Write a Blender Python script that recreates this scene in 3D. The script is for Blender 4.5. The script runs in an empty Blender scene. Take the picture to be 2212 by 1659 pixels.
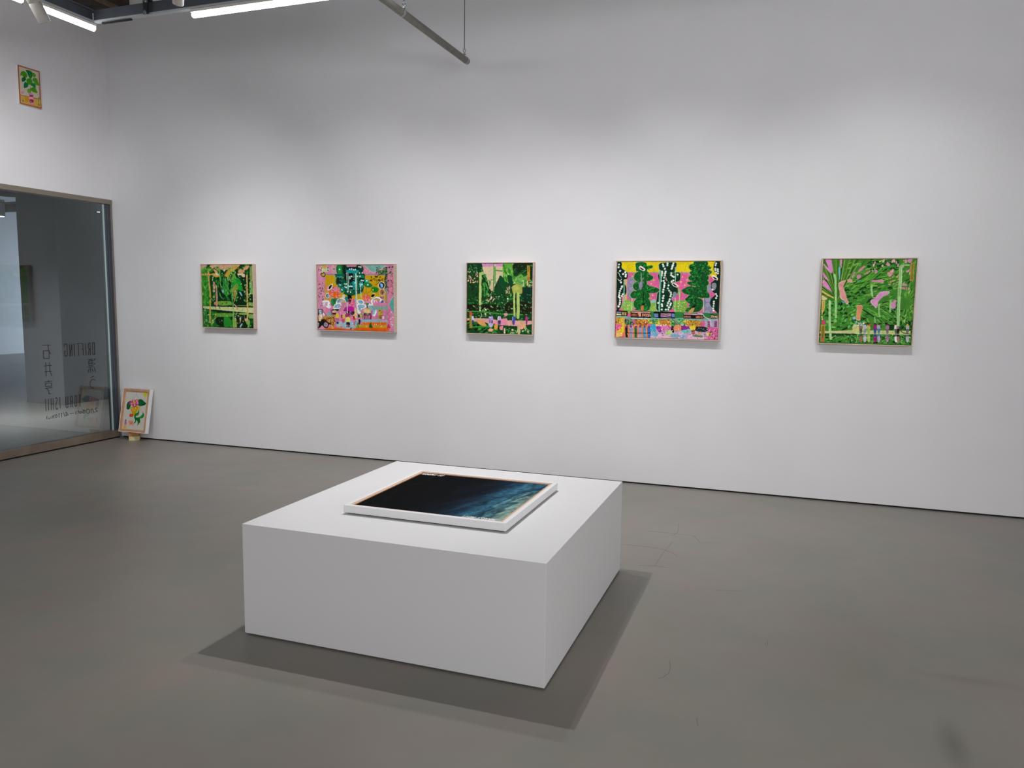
import bpy, bmesh, math, random
import numpy as np
from mathutils import Vector, Matrix
random.seed(4)
scn=bpy.context.scene; COL=scn.collection
# ---------------------------------------------------------------- camera
cd=bpy.data.cameras.new('camera'); cam=bpy.data.objects.new('camera',cd); COL.objects.link(cam); scn.camera=cam
cd.sensor_fit='HORIZONTAL'; cd.sensor_width=36; cd.lens=1664.805/2212*36; cd.clip_start=.05; cd.clip_end=80
YAW,PIT,ROL=0.341166,-0.110100,0.011827
cam.location=(6.5669,-6.1971,1.5000)
def basis(yaw,pitch,roll):
    cy,sy=math.cos(yaw),math.sin(yaw); cp,sp=math.cos(pitch),math.sin(pitch)
    f=Vector((-sy*cp,cy*cp,sp)); r=Vector((cy,sy,0)); u=r.cross(f)
    return r*math.cos(roll)+u*math.sin(roll), u*math.cos(roll)-r*math.sin(roll), f
r_,u_,f_=basis(YAW,PIT,ROL)
cam.rotation_euler=Matrix((r_,u_,-f_)).transposed().to_euler()
# ---------------------------------------------------------------- world, exposure, light powers, added fill lights
w=bpy.data.worlds.new('world'); scn.world=w; w.use_nodes=True
w.node_tree.nodes['Background'].inputs[0].default_value=(.5,.55,.62,1); w.node_tree.nodes['Background'].inputs[1].default_value=.02
scn.view_settings.view_transform='Standard'; scn.view_settings.look='None'; scn.view_settings.exposure=0.0; scn.view_settings.gamma=1; scn.view_settings.use_curve_mapping=False
P_KEY=178; P_KEY2=75; P_PIC=95; P_ONE=80; P_LEFT=115; P_LW=150; P_FLOOD=15; TUBE=13.3; P_DL=200; P_COL=900; P_LOBBY_FILL=132; P_FILL=58; P_RIGHT=190; PIC_A=98; PIC_Z=0.72
WHITE=(1.0,.985,.985)
def lamp(name,kind,loc,power,target=None,angle=90,blend=.6,size=.03,color=WHITE,parent=None,sx=1,sy=1):
    l=bpy.data.lights.new(name,kind); l.energy=power; l.color=color
    if kind=='SPOT': l.spot_size=math.radians(angle); l.spot_blend=blend; l.shadow_soft_size=size
    elif kind=='AREA': l.shape='RECTANGLE'; l.size=sx; l.size_y=sy
    else: l.shadow_soft_size=size
    o=bpy.data.objects.new(name,l); COL.objects.link(o); o.location=loc
    if target is not None: o.rotation_euler=(Vector(target)-Vector(loc)).to_track_quat('-Z','Y').to_euler()
    if parent is not None: o.parent=parent; o.matrix_parent_inverse=Matrix.Translation(parent.location).inverted()
    return o
# added fill low in the lobby, out of view, brightening its far wall
lamp('lobby_wall_fill','AREA',(-8.5,10.5,1.0),P_LOBBY_FILL,(-11.5,7.3,.3),sx=1.5,sy=1.5,color=(.80,.90,1))
# added soft fills, unseen behind and beside the viewer, brightening the plinth sides
lamp('gallery_front_fill','AREA',(5.0,-8.85,1.9),P_FILL,(5.0,0,1.7),sx=5.0,sy=1.6)
lamp('gallery_side_fill','AREA',(10.85,-5.8,2.0),P_RIGHT,(5.7,-3.6,.9),sx=3.5,sy=1.4)
# ---------------------------------------------------------------- helpers
def lin(h): 
    v=[int(h[i:i+2],16)/255 for i in (0,2,4)]; return tuple(c/12.92 if c<=.04045 else ((c+.055)/1.055)**2.4 for c in v)+(1,)
MATS={}
def mat(name,col,rough=.5,metal=0,emit=0,spec=.5,noise=0,nscale=8,bump=0,bscale=60,coat=0,stretch=None):
    if name in MATS: return MATS[name]
    m=bpy.data.materials.new(name); m.use_nodes=True; nt=m.node_tree; b=nt.nodes['Principled BSDF']
    c=lin(col) if isinstance(col,str) else tuple(col)+(1,)
    b.inputs['Base Color'].default_value=c; b.inputs['Roughness'].default_value=rough; b.inputs['Metallic'].default_value=metal
    b.inputs['Specular IOR Level'].default_value=spec
    if coat: b.inputs['Coat Weight'].default_value=coat
    if emit: b.inputs['Emission Color'].default_value=c; b.inputs['Emission Strength'].default_value=emit
    if noise or bump:
        tc=nt.nodes.new('ShaderNodeTexCoord'); mp=nt.nodes.new('ShaderNodeMapping'); nt.links.new(tc.outputs['Object'],mp.inputs[0])
        if stretch: mp.inputs['Scale'].default_value=stretch
    if noise:
        n=nt.nodes.new('ShaderNodeTexNoise'); n.inputs['Scale'].default_value=nscale; n.inputs['Detail'].default_value=5; nt.links.new(mp.outputs[0],n.inputs['Vector'])
        r=nt.nodes.new('ShaderNodeValToRGB'); r.color_ramp.elements[0].position=.3; r.color_ramp.elements[1].position=.7
        r.color_ramp.elements[0].color=tuple(x*(1-noise) for x in c[:3])+(1,); r.color_ramp.elements[1].color=tuple(min(1,x*(1+noise)) for x in c[:3])+(1,)
        nt.links.new(n.outputs['Fac'],r.inputs[0]); nt.links.new(r.outputs[0],b.inputs['Base Color'])
    if bump:
        n2=nt.nodes.new('ShaderNodeTexNoise'); n2.inputs['Scale'].default_value=bscale; n2.inputs['Detail'].default_value=4; nt.links.new(mp.outputs[0],n2.inputs['Vector'])
        bp=nt.nodes.new('ShaderNodeBump'); bp.inputs['Strength'].default_value=bump; bp.inputs['Distance'].default_value=.01
        nt.links.new(n2.outputs['Fac'],bp.inputs['Height']); nt.links.new(bp.outputs[0],b.inputs['Normal'])
    MATS[name]=m; return m
class MB:
    def __init__(s): s.bm=bmesh.new()
    def box(s,x0,x1,y0,y1,z0,z1,bev=0,rot=None):
        t=bmesh.new(); bmesh.ops.create_cube(t,size=1)
        for v in t.verts: v.co=Vector((x0+(v.co.x+.5)*(x1-x0),y0+(v.co.y+.5)*(y1-y0),z0+(v.co.z+.5)*(z1-z0)))
        if bev: bmesh.ops.bevel(t,geom=t.edges[:],offset=bev,segments=2,profile=.5,affect='EDGES')
        if rot is not None: bmesh.ops.transform(t,matrix=rot,verts=t.verts)
        s.add(t); return s
    def add(s,t):
        me=bpy.data.meshes.new('t'); t.to_mesh(me); t.free(); s.bm.from_mesh(me); bpy.data.meshes.remove(me)
    def prof(s,a,b,rs,n=28,caps=True):
        """lathe along a->b: rs = list of (t, radius)"""
        a=Vector(a); d=Vector(b)-a; q=d.to_track_quat('Z','Y'); rings=[]; bm=s.bm
        for t,r in rs:
            rings.append([bm.verts.new(a+d*t+q@Vector((r*math.cos(2*math.pi*i/n),r*math.sin(2*math.pi*i/n),0))) for i in range(n)])
        for A,B in zip(rings[:-1],rings[1:]):
            for i in range(n): f=bm.faces.new((A[i],A[(i+1)%n],B[(i+1)%n],B[i])); f.smooth=True
        if caps:
            bm.faces.new(rings[0][::-1]); bm.faces.new(rings[-1])
        return s
    def cyl(s,a,b,r,n=24): return s.prof(a,b,[(0,r),(1,r)],n)
    def obj(s,name,m,parent=None,kind=None,label=None):
        me=bpy.data.meshes.new(name); bmesh.ops.recalc_face_normals(s.bm,faces=s.bm.faces); s.bm.to_mesh(me); s.bm.free()
        me.materials.append(m); o=bpy.data.objects.new(name,me); COL.objects.link(o)
        if parent is not None: o.parent=parent; o.matrix_parent_inverse=pinv(parent)
        if kind: o['kind']=kind
        if label: o['label']=label
        return o
def world(o):
    M=Matrix.LocRotScale(o.location,o.rotation_euler,o.scale)
    if o.parent is not None: M=world(o.parent)@o.matrix_parent_inverse@M
    return M
def pinv(p): return world(p).inverted()
def thing(name,loc,label,cat,group=None):
    o=bpy.data.objects.new(name,None); COL.objects.link(o); o.location=loc; o['label']=label; o['category']=cat; o.empty_display_size=.1
    if group: o['group']=group
    return o
def tag(o,label,cat,group=None):
    o['label']=label; o['category']=cat
    if group: o['group']=group
    return o
# ---------------------------------------------------------------- little painter used for the pictures (colour per vertex)
def hexc(h): return np.array([int(h[i:i+2],16) for i in (0,2,4)],np.float32)/255
FONT={ # strokes on a 4x6 grid: x,y pairs, polylines split by |
'A':'0 6 0 2 2 0 4 2 4 6|0 4 4 4','B':'0 0 3 0 4 1 4 2 3 3 0 3|3 3 4 4 4 5 3 6 0 6 0 0','C':'4 1 3 0 1 0 0 1 0 5 1 6 3 6 4 5','D':'0 0 2 0 4 2 4 4 2 6 0 6 0 0',
'E':'4 0 0 0 0 6 4 6|0 3 3 3','F':'4 0 0 0 0 6|0 3 3 3','G':'4 1 3 0 1 0 0 1 0 5 1 6 3 6 4 5 4 3 2 3','H':'0 0 0 6|4 0 4 6|0 3 4 3','I':'2 0 2 6','L':'0 0 0 6 4 6',
'M':'0 6 0 0 2 3 4 0 4 6','N':'0 6 0 0 4 6 4 0','O':'1 0 3 0 4 1 4 5 3 6 1 6 0 5 0 1 1 0','R':'0 6 0 0 3 0 4 1 4 2 3 3 0 3|2 3 4 6','S':'4 1 3 0 1 0 0 1 0 2 4 4 4 5 3 6 1 6 0 5',
'T':'0 0 4 0|2 0 2 6','U':'0 0 0 5 1 6 3 6 4 5 4 0','Y':'0 0 2 3 4 0|2 3 2 6','W':'0 0 1 6 2 3 3 6 4 0','-':'1 3 3 3','.':'2 6 2 5.6',' ':''}
def glyph(ch,x,y,w,h):
    r=[]
    for pl in FONT.get(ch,'').split('|'):
        v=[float(t) for t in pl.split()]
        if v: r.append([(x+v[i]/4*w,y+v[i+1]/6*h) for i in range(0,len(v),2)])
    return r
def smooth(pts,closed,n=5):
    P=[np.array(p,float) for p in pts]; N=len(P); out=[]
    if N<3: return pts
    rng=range(N if closed else N-1)
    for i in rng:
        if closed: a,b,c,d=P[i-1],P[i],P[(i+1)%N],P[(i+2)%N]
        else: a,b,c,d=P[max(i-1,0)],P[i],P[i+1],P[min(i+2,N-1)]
        for k in range(n):
            t=k/n; out.append(.5*((2*b)+(c-a)*t+(2*a-5*b+4*c-d)*t*t+(3*b-a-3*c+d)*t**3))
    if not closed: out.append(P[-1])
    return out
class Canvas:
    def __init__(s,W,H,bg):
        s.W,s.H=W,H; s.k=W/1000.; s.ky=H/1000.; s.im=np.empty((H,W,3),np.float32); s.im[:]=hexc(bg)
    def box(s,x0,y0,x1,y1):
        x0=max(int(x0)-1,0);y0=max(int(y0)-1,0);x1=min(int(x1)+2,s.W);y1=min(int(y1)+2,s.H)
        if x0>=x1 or y0>=y1: return None
        Y,X=np.mgrid[y0:y1,x0:x1]; return x0,y0,x1,y1,X+.5,Y+.5
    def put(s,b,m,c): s.im[b[1]:b[3],b[0]:b[2]][m]=c
    def px(s,v): return [(v[i]*s.k,v[i+1]*s.ky) for i in range(0,len(v),2)]
    def poly(s,p,c):
        a=np.array(p); b=s.box(a[:,0].min(),a[:,1].min(),a[:,0].max(),a[:,1].max())
        if b is None: return
        X,Y=b[4],b[5]; m=np.zeros(X.shape,bool); n=len(p)
        for i in range(n):
            x1,y1=p[i];x2,y2=p[(i+1)%n]
            if y1==y2: continue
            m^=((y1>Y)!=(y2>Y))&(X<(x2-x1)*(Y-y1)/(y2-y1)+x1)
        s.put(b,m,c)
    def line(s,p,w,c):
        r=max(w*s.k/2,.6)
        for (x1,y1),(x2,y2) in zip(p[:-1],p[1:]):
            b=s.box(min(x1,x2)-r,min(y1,y2)-r,max(x1,x2)+r,max(y1,y2)+r)
            if b is None: continue
            dx,dy=x2-x1,y2-y1; L=dx*dx+dy*dy+1e-9; t=np.clip(((b[4]-x1)*dx+(b[5]-y1)*dy)/L,0,1)
            s.put(b,(b[4]-x1-t*dx)**2+(b[5]-y1-t*dy)**2<=r*r,c)
    def ell(s,x,y,rx,ry,ang,c):
        R=max(rx,ry); b=s.box(x-R,y-R,x+R,y+R)
        if b is None: return
        ca,sa=math.cos(ang),math.sin(ang); u=(b[4]-x)*ca+(b[5]-y)*sa; v=-(b[4]-x)*sa+(b[5]-y)*ca
        s.put(b,(u/max(rx,.6))**2+(v/max(ry,.6))**2<=1,c)
    def run(s,ops):
        for o in ops:
            k=o[0]
            if k=='p': s.poly(s.px(o[2]),hexc(o[1]))
            elif k=='P': s.poly(smooth(s.px(o[2]),True),hexc(o[1]))
            elif k=='s': s.line(s.px(o[3]),o[2],hexc(o[1]))
            elif k=='S': s.line(smooth(s.px(o[3]),False),o[2],hexc(o[1]))
            elif k=='e': x,y=s.px(o[2])[0]; s.ell(x,y,o[3]*s.k,o[4]*s.k,0,hexc(o[1]))
            elif k=='d':
                for x,y in s.px(o[3]): s.ell(x,y,o[2]*s.k,o[2]*s.k,0,hexc(o[1]))
            elif k=='f':
                _,seed,n,cols,q,L,Wd,a,sp=o; r=np.random.RandomState(seed)
                for i in range(n):
                    x,y=s.px([q[0]+r.rand()*(q[2]-q[0]),q[1]+r.rand()*(q[3]-q[1])])[0]; g=.5+r.rand()*.8
                    s.ell(x,y,L*g*s.k/2*1.3,Wd*g*s.k/2*1.3,-math.radians(a+(r.rand()*2-1)*sp),hexc(cols[r.randint(len(cols))])*(.92+.16*r.rand()))
            elif k=='t':
                _,t,q,w,h,lw,col=o; x,y=s.px(q)[0]
                for i,ch in enumerate(t):
                    for pl in glyph(ch,x+i*w*1.35*s.k,y,w*s.k,h*s.k): s.line(pl,lw,hexc(col))
def vnoise(H,W,cell,seed):
    r=np.random.RandomState(seed); g=r.rand(int(H/cell)+3,int(W/cell)+3).astype(np.float32)*2-1
    y=np.arange(H)/cell; x=np.arange(W)/cell; yi=y.astype(int); xi=x.astype(int); fy=(y-yi)[:,None]; fx=(x-xi)[None]
    fy=fy*fy*(3-2*fy); fx=fx*fx*(3-2*fx); a=g[yi][:,xi]; b=g[yi][:,xi+1]; c=g[yi+1][:,xi]; d=g[yi+1][:,xi+1]
    return (a*(1-fx)+b*fx)*(1-fy)+(c*(1-fx)+d*fx)*fy
def paint(art,nx,ny,warp=.004,seed=1,ss=3,nz=1.0):
    W,H=nx*ss,ny*ss; c=Canvas(W,H,art['bg']); c.run(art['ops']); im=c.im
    dx=vnoise(H,W,W*.02,seed)*warp*W; dy=vnoise(H,W,W*.02,seed+9)*warp*W
    Y,X=np.mgrid[0:H,0:W]; im=im[np.clip(Y+dy,0,H-1).astype(int),np.clip(X+dx,0,W-1).astype(int)]
    im=im*(1+nz*(.05*vnoise(H,W,W*.012,seed+3)[...,None]+.04*vnoise(H,W,W*.05,seed+4)[...,None]))
    im=np.clip(im,0,1); return im.reshape(ny,ss,nx,ss,3).mean((1,3))
# ---------------------------------------------------------------- materials
WALL=mat('wall_paint',(.78,.78,.80),.75,spec=.2,noise=.012,nscale=3,bump=.04,bscale=180)
CEIL=mat('ceiling_concrete',(.07,.065,.06),.9,noise=.35,nscale=3,bump=.4,bscale=25)
BEAM=mat('beam_wood_form','3c2e27',.85,noise=.5,nscale=9,bump=.5,bscale=30)
BEAML=mat('beam_edge','5d5142',.8,noise=.3,nscale=12)
BLACK=mat('shadow_gap','0b0a0a',.8)
PLW=mat('plinth_paint',(.76,.76,.77),.55,spec=.3,bump=.02,bscale=300)
FRW=mat('white_frame_paint',(.82,.82,.83),.5,spec=.3)
WOODL=mat('pale_wood_frame','cfb8a4',.6,noise=.10,nscale=14,stretch=(1,1,8),bump=.03,bscale=90)
WOODM=mat('oak_lip','cf9a74',.6,noise=.14,nscale=30,bump=.04,bscale=80)
WOODM2=mat('maple_lip','dcae8c',.6,noise=.08,nscale=30)
STEEL=mat('brushed_steel','8b8380',.4,metal=.35,noise=.10,nscale=14)
SILL=mat('bronze_sill','918273',.30,metal=.5,noise=.22,nscale=6)
JAMBD=mat('dark_jamb','596069',.4,metal=.5)
HEADM=mat('head_trim','8c8478',.4,metal=.4)
RAILM=mat('rail_blue_grey','5b6069',.45,metal=.55,noise=.1)
RAILW=mat('rail_white_lip','b9c0c4',.4,metal=.3)
LAMPW=mat('lamp_white_body','b9b5ae',.45)
LAMPG=mat('lamp_grey_body','3c3c40',.45)
PIPEM=mat('galvanised_pipe','75736b',.45,metal=.45,noise=.12,nscale=20)
BAND=mat('pipe_band','a4a8ab',.3,metal=.8)
WIREM=mat('steel_wire','55585c',.4,metal=.8)
CLIPM=mat('zinc_hook','a8b2b6',.3,metal=.9)
LED=mat('led_diffuser',(1,.985,1),.4,emit=TUBE)
HOUS=mat('batten_housing','c9c6c0',.5)
LENS=mat('lobby_lamp_lens',(.93,.98,1),.4,emit=2.2)
COLM=mat('lobby_column',(.105,.107,.11),.55,noise=.08,nscale=4)
LWALL=mat('lobby_wall',(.56,.60,.64),.75)
CREAM=mat('cream_block','d9cd9a',.6,noise=.06,nscale=30)
BROWN=mat('brown_block','b77a44',.6,noise=.15,nscale=25)
INK=mat('black_vinyl','0c0d10',.45)
PAPER=mat('paper','d5d2ca',.8)
def floor_mat():
    m=bpy.data.materials.new('floor_microcement'); m.use_nodes=True; nt=m.node_tree; b=nt.nodes['Principled BSDF']; N=nt.nodes.new; K=nt.links.new
    tc=N('ShaderNodeTexCoord')
    def noise(sc,det,rough=.55,v=None):
        n=N('ShaderNodeTexNoise'); n.inputs['Scale'].default_value=sc; n.inputs['Detail'].default_value=det; n.inputs['Roughness'].default_value=rough; K(v or tc.outputs['Object'],n.inputs['Vector']); return n
    n1=noise(.9,6); r=N('ShaderNodeValToRGB'); e=r.color_ramp.elements; e[0].position=.32; e[1].position=.7
    e[0].color=(.212,.195,.172,1); e[1].color=(.252,.226,.200,1); x=e.new(.5); x.color=(.228,.213,.189,1); K(n1.outputs['Fac'],r.inputs[0])
    n2=noise(2.6,4); r2=N('ShaderNodeValToRGB'); r2.color_ramp.elements[0].position=.4; r2.color_ramp.elements[1].position=.62
    r2.color_ramp.elements[0].color=(.95,1.0,.97,1); r2.color_ramp.elements[1].color=(1.05,.99,1.0,1); K(n2.outputs['Fac'],r2.inputs[0])
    mx=N('ShaderNodeMix'); mx.data_type='RGBA'; mx.blend_type='MULTIPLY'; mx.inputs[0].default_value=1; K(r.outputs[0],mx.inputs[6]); K(r2.outputs[0],mx.inputs[7])
    cur=mx.outputs[2]
    # two soft darker streaks on the floor by the right foreground
    for (cx,cy,sx,sy,ang,amt) in [(7.1723, -3.3392, 0.2151, 0.06, -1.6075, 0.5), (7.3204, -2.8037, 0.265, 0.05, 0.0165, 0.28)]:
        mp=N('ShaderNodeMapping'); mp.vector_type='TEXTURE'; mp.inputs['Location'].default_value=(cx,cy,0); mp.inputs['Rotation'].default_value=(0,0,ang); mp.inputs['Scale'].default_value=(sx,sy,1); K(tc.outputs['Object'],mp.inputs[0])
        g=N('ShaderNodeTexGradient'); g.gradient_type='SPHERICAL'; K(mp.outputs[0],g.inputs[0])
        mul=N('ShaderNodeMath'); mul.operation='MULTIPLY'; mul.inputs[1].default_value=amt; K(g.outputs[1],mul.inputs[0])
        m2=N('ShaderNodeMix'); m2.data_type='RGBA'; m2.blend_type='MIX'; K(mul.outputs[0],m2.inputs[0]); K(cur,m2.inputs[6]); m2.inputs[7].default_value=(.07,.062,.052,1); cur=m2.outputs[2]
    K(cur,b.inputs['Base Color'])
    n3=noise(5,5); mr=N('ShaderNodeMapRange'); mr.inputs['To Min'].default_value=.30; mr.inputs['To Max'].default_value=.40; K(n3.outputs['Fac'],mr.inputs['Value']); K(mr.outputs[0],b.inputs['Roughness'])
    b.inputs['Specular IOR Level'].default_value=.30
    n4=noise(14,2); bp=N('ShaderNodeBump'); bp.inputs['Strength'].default_value=.03; bp.inputs['Distance'].default_value=.002; K(n4.outputs['Fac'],bp.inputs['Height']); K(bp.outputs[0],b.inputs['Normal'])
    return m
FLOOR=floor_mat()
def glass_mat():
    m=bpy.data.materials.new('window_glass'); m.use_nodes=True; nt=m.node_tree; nt.nodes.remove(nt.nodes['Principled BSDF']); N=nt.nodes.new; K=nt.links.new
    out=nt.nodes['Material Output']; t=N('ShaderNodeBsdfTransparent'); t.inputs[0].default_value=(.93,.955,.975,1); g=N('ShaderNodeBsdfGlossy'); g.inputs['Roughness'].default_value=0.0; g.inputs[0].default_value=(.95,1,1,1)
    f=N('ShaderNodeFresnel'); f.inputs[0].default_value=1.40; mx=N('ShaderNodeMixShader'); K(f.outputs[0],mx.inputs[0]); K(t.outputs[0],mx.inputs[1]); K(g.outputs[0],mx.inputs[2]); K(mx.outputs[0],out.inputs[0]); return m
GLASS=glass_mat()
EDGE=mat('glass_edge','b4cccb',.3)
# ---------------------------------------------------------------- structure
S='structure'
fl=MB().box(-11.5,11,-9,12,-.2,0).obj('floor',FLOOR,kind=S)
MB().box(-.0,11,0,.15,.013,4.9).obj('wall_back',WALL,kind=S)
MB().box(0,11,.02,.14,0,.013).obj('baseboard_back',BLACK,kind=S)
lw=MB(); lw.box(-.12,0,-5,0,2.455,4.24); lw.box(-.12,0,-9,-5,0,4.24); lw.obj('wall_left',WALL,kind=S)
MB().box(11,11.15,-9,.15,0,4.9).obj('wall_right',WALL,kind=S)
MB().box(-.12,11.15,-9.15,-9,0,4.9).obj('wall_front',WALL,kind=S)
MB().box(-.12,11.15,-9.15,.15,4.9,5.05).obj('ceiling',CEIL,kind=S)
bm_=MB().box(-.30,.335,-9,0,4.24,4.9).obj('trim_1',BEAM,kind=S); bm_['label']='dark brown board-formed beam above the left wall'
MB().box(.315,.338,-9,0,4.228,4.27,.004).obj('beam_edge',BEAML,parent=bm_,label='paler worn lower edge')
# lobby beyond the glass
MB().box(-11.65,-11.5,-9,12,0,3.9).obj('wall_lobby_far',LWALL,kind=S)
MB().box(-11.5,-.15,12,12.15,0,3.9).obj('wall_lobby_end',LWALL,kind=S)
MB().box(-2.56,-.15,2.3,2.45,0,3.9).obj('wall_lobby_back',LWALL,kind=S)
MB().box(-.15,-.001,.0,2.3,0,3.9).obj('wall_lobby_side',LWALL,kind=S)
MB().box(-11.5,-.12,-9.15,-9,0,3.9).obj('wall_lobby_front',LWALL,kind=S)
MB().box(-11.65,-.12,-9.15,12.15,3.9,4.0).obj("ceiling_lobby",CEIL,kind=S)
tag(MB().box(-3.27,-2.57,1.5,2.295,0,3.895,.003).obj('column',COLM),'dark grey square column standing in the lobby behind the glass wall','column')
# glazed opening in the left wall
win=bpy.data.objects.new('window_1',None); COL.objects.link(win); win.location=(0,-2.4,0); win['kind']=S
MB().box(-.021,-.018,-4.9,-.107,.07,2.42).obj('pane',GLASS,win)
MB().box(-.030,-.0175,-.1065,-.086,.085,2.405,.001).obj('pane_edge',EDGE,win,label='pale green polished glass edge')
MB().box(-.075,-.014,-.085,-.024,.085,2.405,.002).box(-.014,-.009,-.062,-.054,.085,2.405).box(-.014,-.009,-.036,-.030,.085,2.405).obj('jamb',JAMBD,win,label='dark metal inner jamb')
MB().box(-.09,-.002,-.021,-.001,0,2.41,.002).obj('jamb',STEEL,win,label='pale outer jamb')
MB().box(-.09,.003,-4.98,-.001,2.408,2.455,.003).obj('head',HEADM,win)
si=MB(); si.box(-.085,.0,-4.98,-.03,.012,.085,.003); si.obj('sill',SILL,win)
MB().box(-.08,-.008,-4.98,-.03,0,.012).obj('sill_gap',BLACK,win)
LETTERS=[[[[(-856,1015),(-773,1013)],[(-799,1013),(-796,965),(-775,926)],[(-851,961),(-791,961),(-791,886),(-850,888),(-851,961)]],[[(-852,819),(-774,819)],[(-850,764),(-775,763)],[(-831,848),(-835,719)],[(-793,848),(-793,763),(-774,718)]],[[(-854,665),(-775,667)],[(-813,678),(-813,665)],[(-848,651),(-782,651),(-780,620),(-845,623),(-848,651)],[(-850,606),(-777,606)],[(-846,606),(-819,584),(-816,552),(-798,547)]]],[[[(-277,1011),(-293,1012),(-302,1001),(-303,897),(-295,890),(-279,891),(-277,1011)]],[[(-329,1010),(-331,890)],[(-329,1010),(-346,1007),(-353,998),(-352,959),(-343,947),(-329,949)],[(-343,947),(-355,890)]],[[(-383,1005),(-382,892)]],[[(-414,1010),(-413,892)],[(-414,1010),(-431,1008)],[(-414,954),(-430,953)]],[[(-482,1009),(-445,1011)],[(-466,1009),(-469,892)]],[[(-513,1009),(-516,893)]],[[(-539,1009),(-542,893)],[(-539,1009),(-566,892)],[(-564,1007),(-566,892)]],[[(-622,988),(-623,1007),(-613,1015),(-600,1016),(-593,1005),(-596,905),(-608,892),(-618,893),(-622,904),(-622,944),(-611,945)]]],[[[(-275,847),(-293,831)],[(-281,800),(-297,789)],[(-290,760),(-281,714)],[(-364,845),(-305,846)],[(-356,830),(-306,831),(-307,798),(-358,799),(-356,830)],[(-340,843),(-341,798)],[(-322,845),(-323,798)],[(-355,784),(-309,783)],[(-366,768),(-307,767)],[(-340,765),(-339,719),(-330,713)],[(-354,749),(-367,719)],[(-321,749),(-309,717)]],[[(-343,660),(-302,672)],[(-288,629),(-310,642),(-337,634),(-354,602),(-345,567),(-322,550),(-306,549)]]],[[[(-494,500),(-469,502)],[(-479,501),(-484,391)]],[[(-521,499),(-533,495),(-539,404),(-530,391),(-519,399),(-514,493),(-521,499)]],[[(-562,498),(-567,392)],[(-562,498),(-581,498),(-587,487),(-586,451),(-565,443)],[(-580,448),(-589,393)]],[[(-637,501),(-640,406),(-631,391),(-618,395),(-613,501)]],[[(-703,501),(-703,397)]],[[(-749,496),(-741,503),(-732,494),(-733,477),(-749,441),(-751,401),(-743,388),(-733,393),(-730,406)]],[[(-797,501),(-801,394)],[(-774,501),(-776,394)],[(-799,448),(-775,447)]],[[(-826,499),(-829,394)]],[[(-854,503),(-856,392)]]],[[[(-279,337),(-290,349),(-304,343),(-301,328),(-279,308),(-309,307)]],[[(-337,344),(-322,302)]],[[(-357,344),(-358,304)],[(-357,344),(-349,335)]],[[(-374,323),(-378,311),(-389,305),(-402,307),(-412,316),(-416,329),(-411,341),(-400,347),(-387,346),(-377,337),(-374,323)]],[[(-434,346),(-428,328),(-436,312)]],[[(-454,341),(-447,345),(-439,336),(-454,325),(-449,314),(-438,315)]],[[(-469,325),(-471,320),(-476,317),(-482,318),(-486,322),(-487,327),(-485,332),(-481,335),(-475,334),(-471,330),(-469,325)],[(-488,336),(-489,318)]],[[(-505,347),(-507,321),(-513,319)],[(-512,339),(-497,338)]],[[(-529,344),(-537,329),(-530,314)]],[[(-600,329),(-559,329)]],[[(-643,351),(-644,310)],[(-643,351),(-619,319),(-648,320)]],[[(-671,351),(-658,309)]],[[(-694,347),(-694,309)],[(-694,347),(-688,340)]],[[(-722,348),(-722,308)],[(-722,348),(-715,341)]],[[(-749,344),(-742,327),(-749,311)]],[[(-775,338),(-751,338)],[(-763,338),(-763,309)]],[[(-784,340),(-784,310)],[(-784,326),(-795,329),(-799,310)]],[[(-815,329),(-815,315),(-826,309),(-839,314),(-840,329)]],[[(-848,341),(-857,326),(-850,309)]]]]

def ribbon(bm,pts,w,thick,plane):
    """polyline of (a,b) in mm -> thin strip; plane(a,b,off) gives the 3-D point"""
    for (a,b),(c,d) in zip(pts[:-1],pts[1:]):
        v=Vector((c-a,d-b)); L=v.length
        if L<1e-6: continue
        v/=L; n=Vector((-v.y,v.x))*w/2; e=v*w/2
        q=[Vector((a,b))-e+n,Vector((a,b))-e-n,Vector((c,d))+e-n,Vector((c,d))+e+n]
        A=[bm.verts.new(plane(p.x,p.y,0)) for p in q]; B=[bm.verts.new(plane(p.x,p.y,thick)) for p in q]
        bm.faces.new(A); bm.faces.new(B[::-1])
        for i in range(4): bm.faces.new((A[i],A[(i+1)%4],B[(i+1)%4],B[i]))
for li,(line,w_) in enumerate(zip(LETTERS,(5,5.2,4.6,5.2,4.6))):
    holder=bpy.data.objects.new('lettering_line',None); COL.objects.link(holder); holder.parent=win; holder.matrix_parent_inverse=pinv(win)
    for ch in line:
        mb=MB()
        for pl in ch: ribbon(mb.bm,pl,w_,.0005,lambda a,b,o:Vector((-.0178+o,a/1000,b/1000)))
        mb.obj('letter',INK,holder)
# scuffs on the floor
SC=mat('scuff','6a645b',.5)
for pts in [[(5941,-1033),(5960,-1205),(5946,-1296),(5924,-1305)],[(5774,-1269),(5924,-1263),(6071,-1267),(6119,-1391),(6249,-1339)],[(5667,-1610),(5802,-1595),(5916,-1606),(5993,-1659),(6025,-1717)],[(5956,-1455),(5937,-1635),(5929,-1799),(5923,-1927)],[(5837,-1945),(5938,-1922),(5996,-1923)],[(6170,-3068),(6182,-3116),(6182,-3180),(6166,-3219),(6150,-3237)],[(6541,-2738),(6548,-2765)],[(6550,-2715),(6555,-2762)],[(6327,-3481),(6336,-3532)],[(6286,-2176),(6405,-2143)]]:
    mb=MB(); ribbon(mb.bm,pts,3.2,.0002,lambda a,b,o:Vector((a/1000,b/1000,.0001+o))); mb.obj('scuff_mark',SC,fl)
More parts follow.
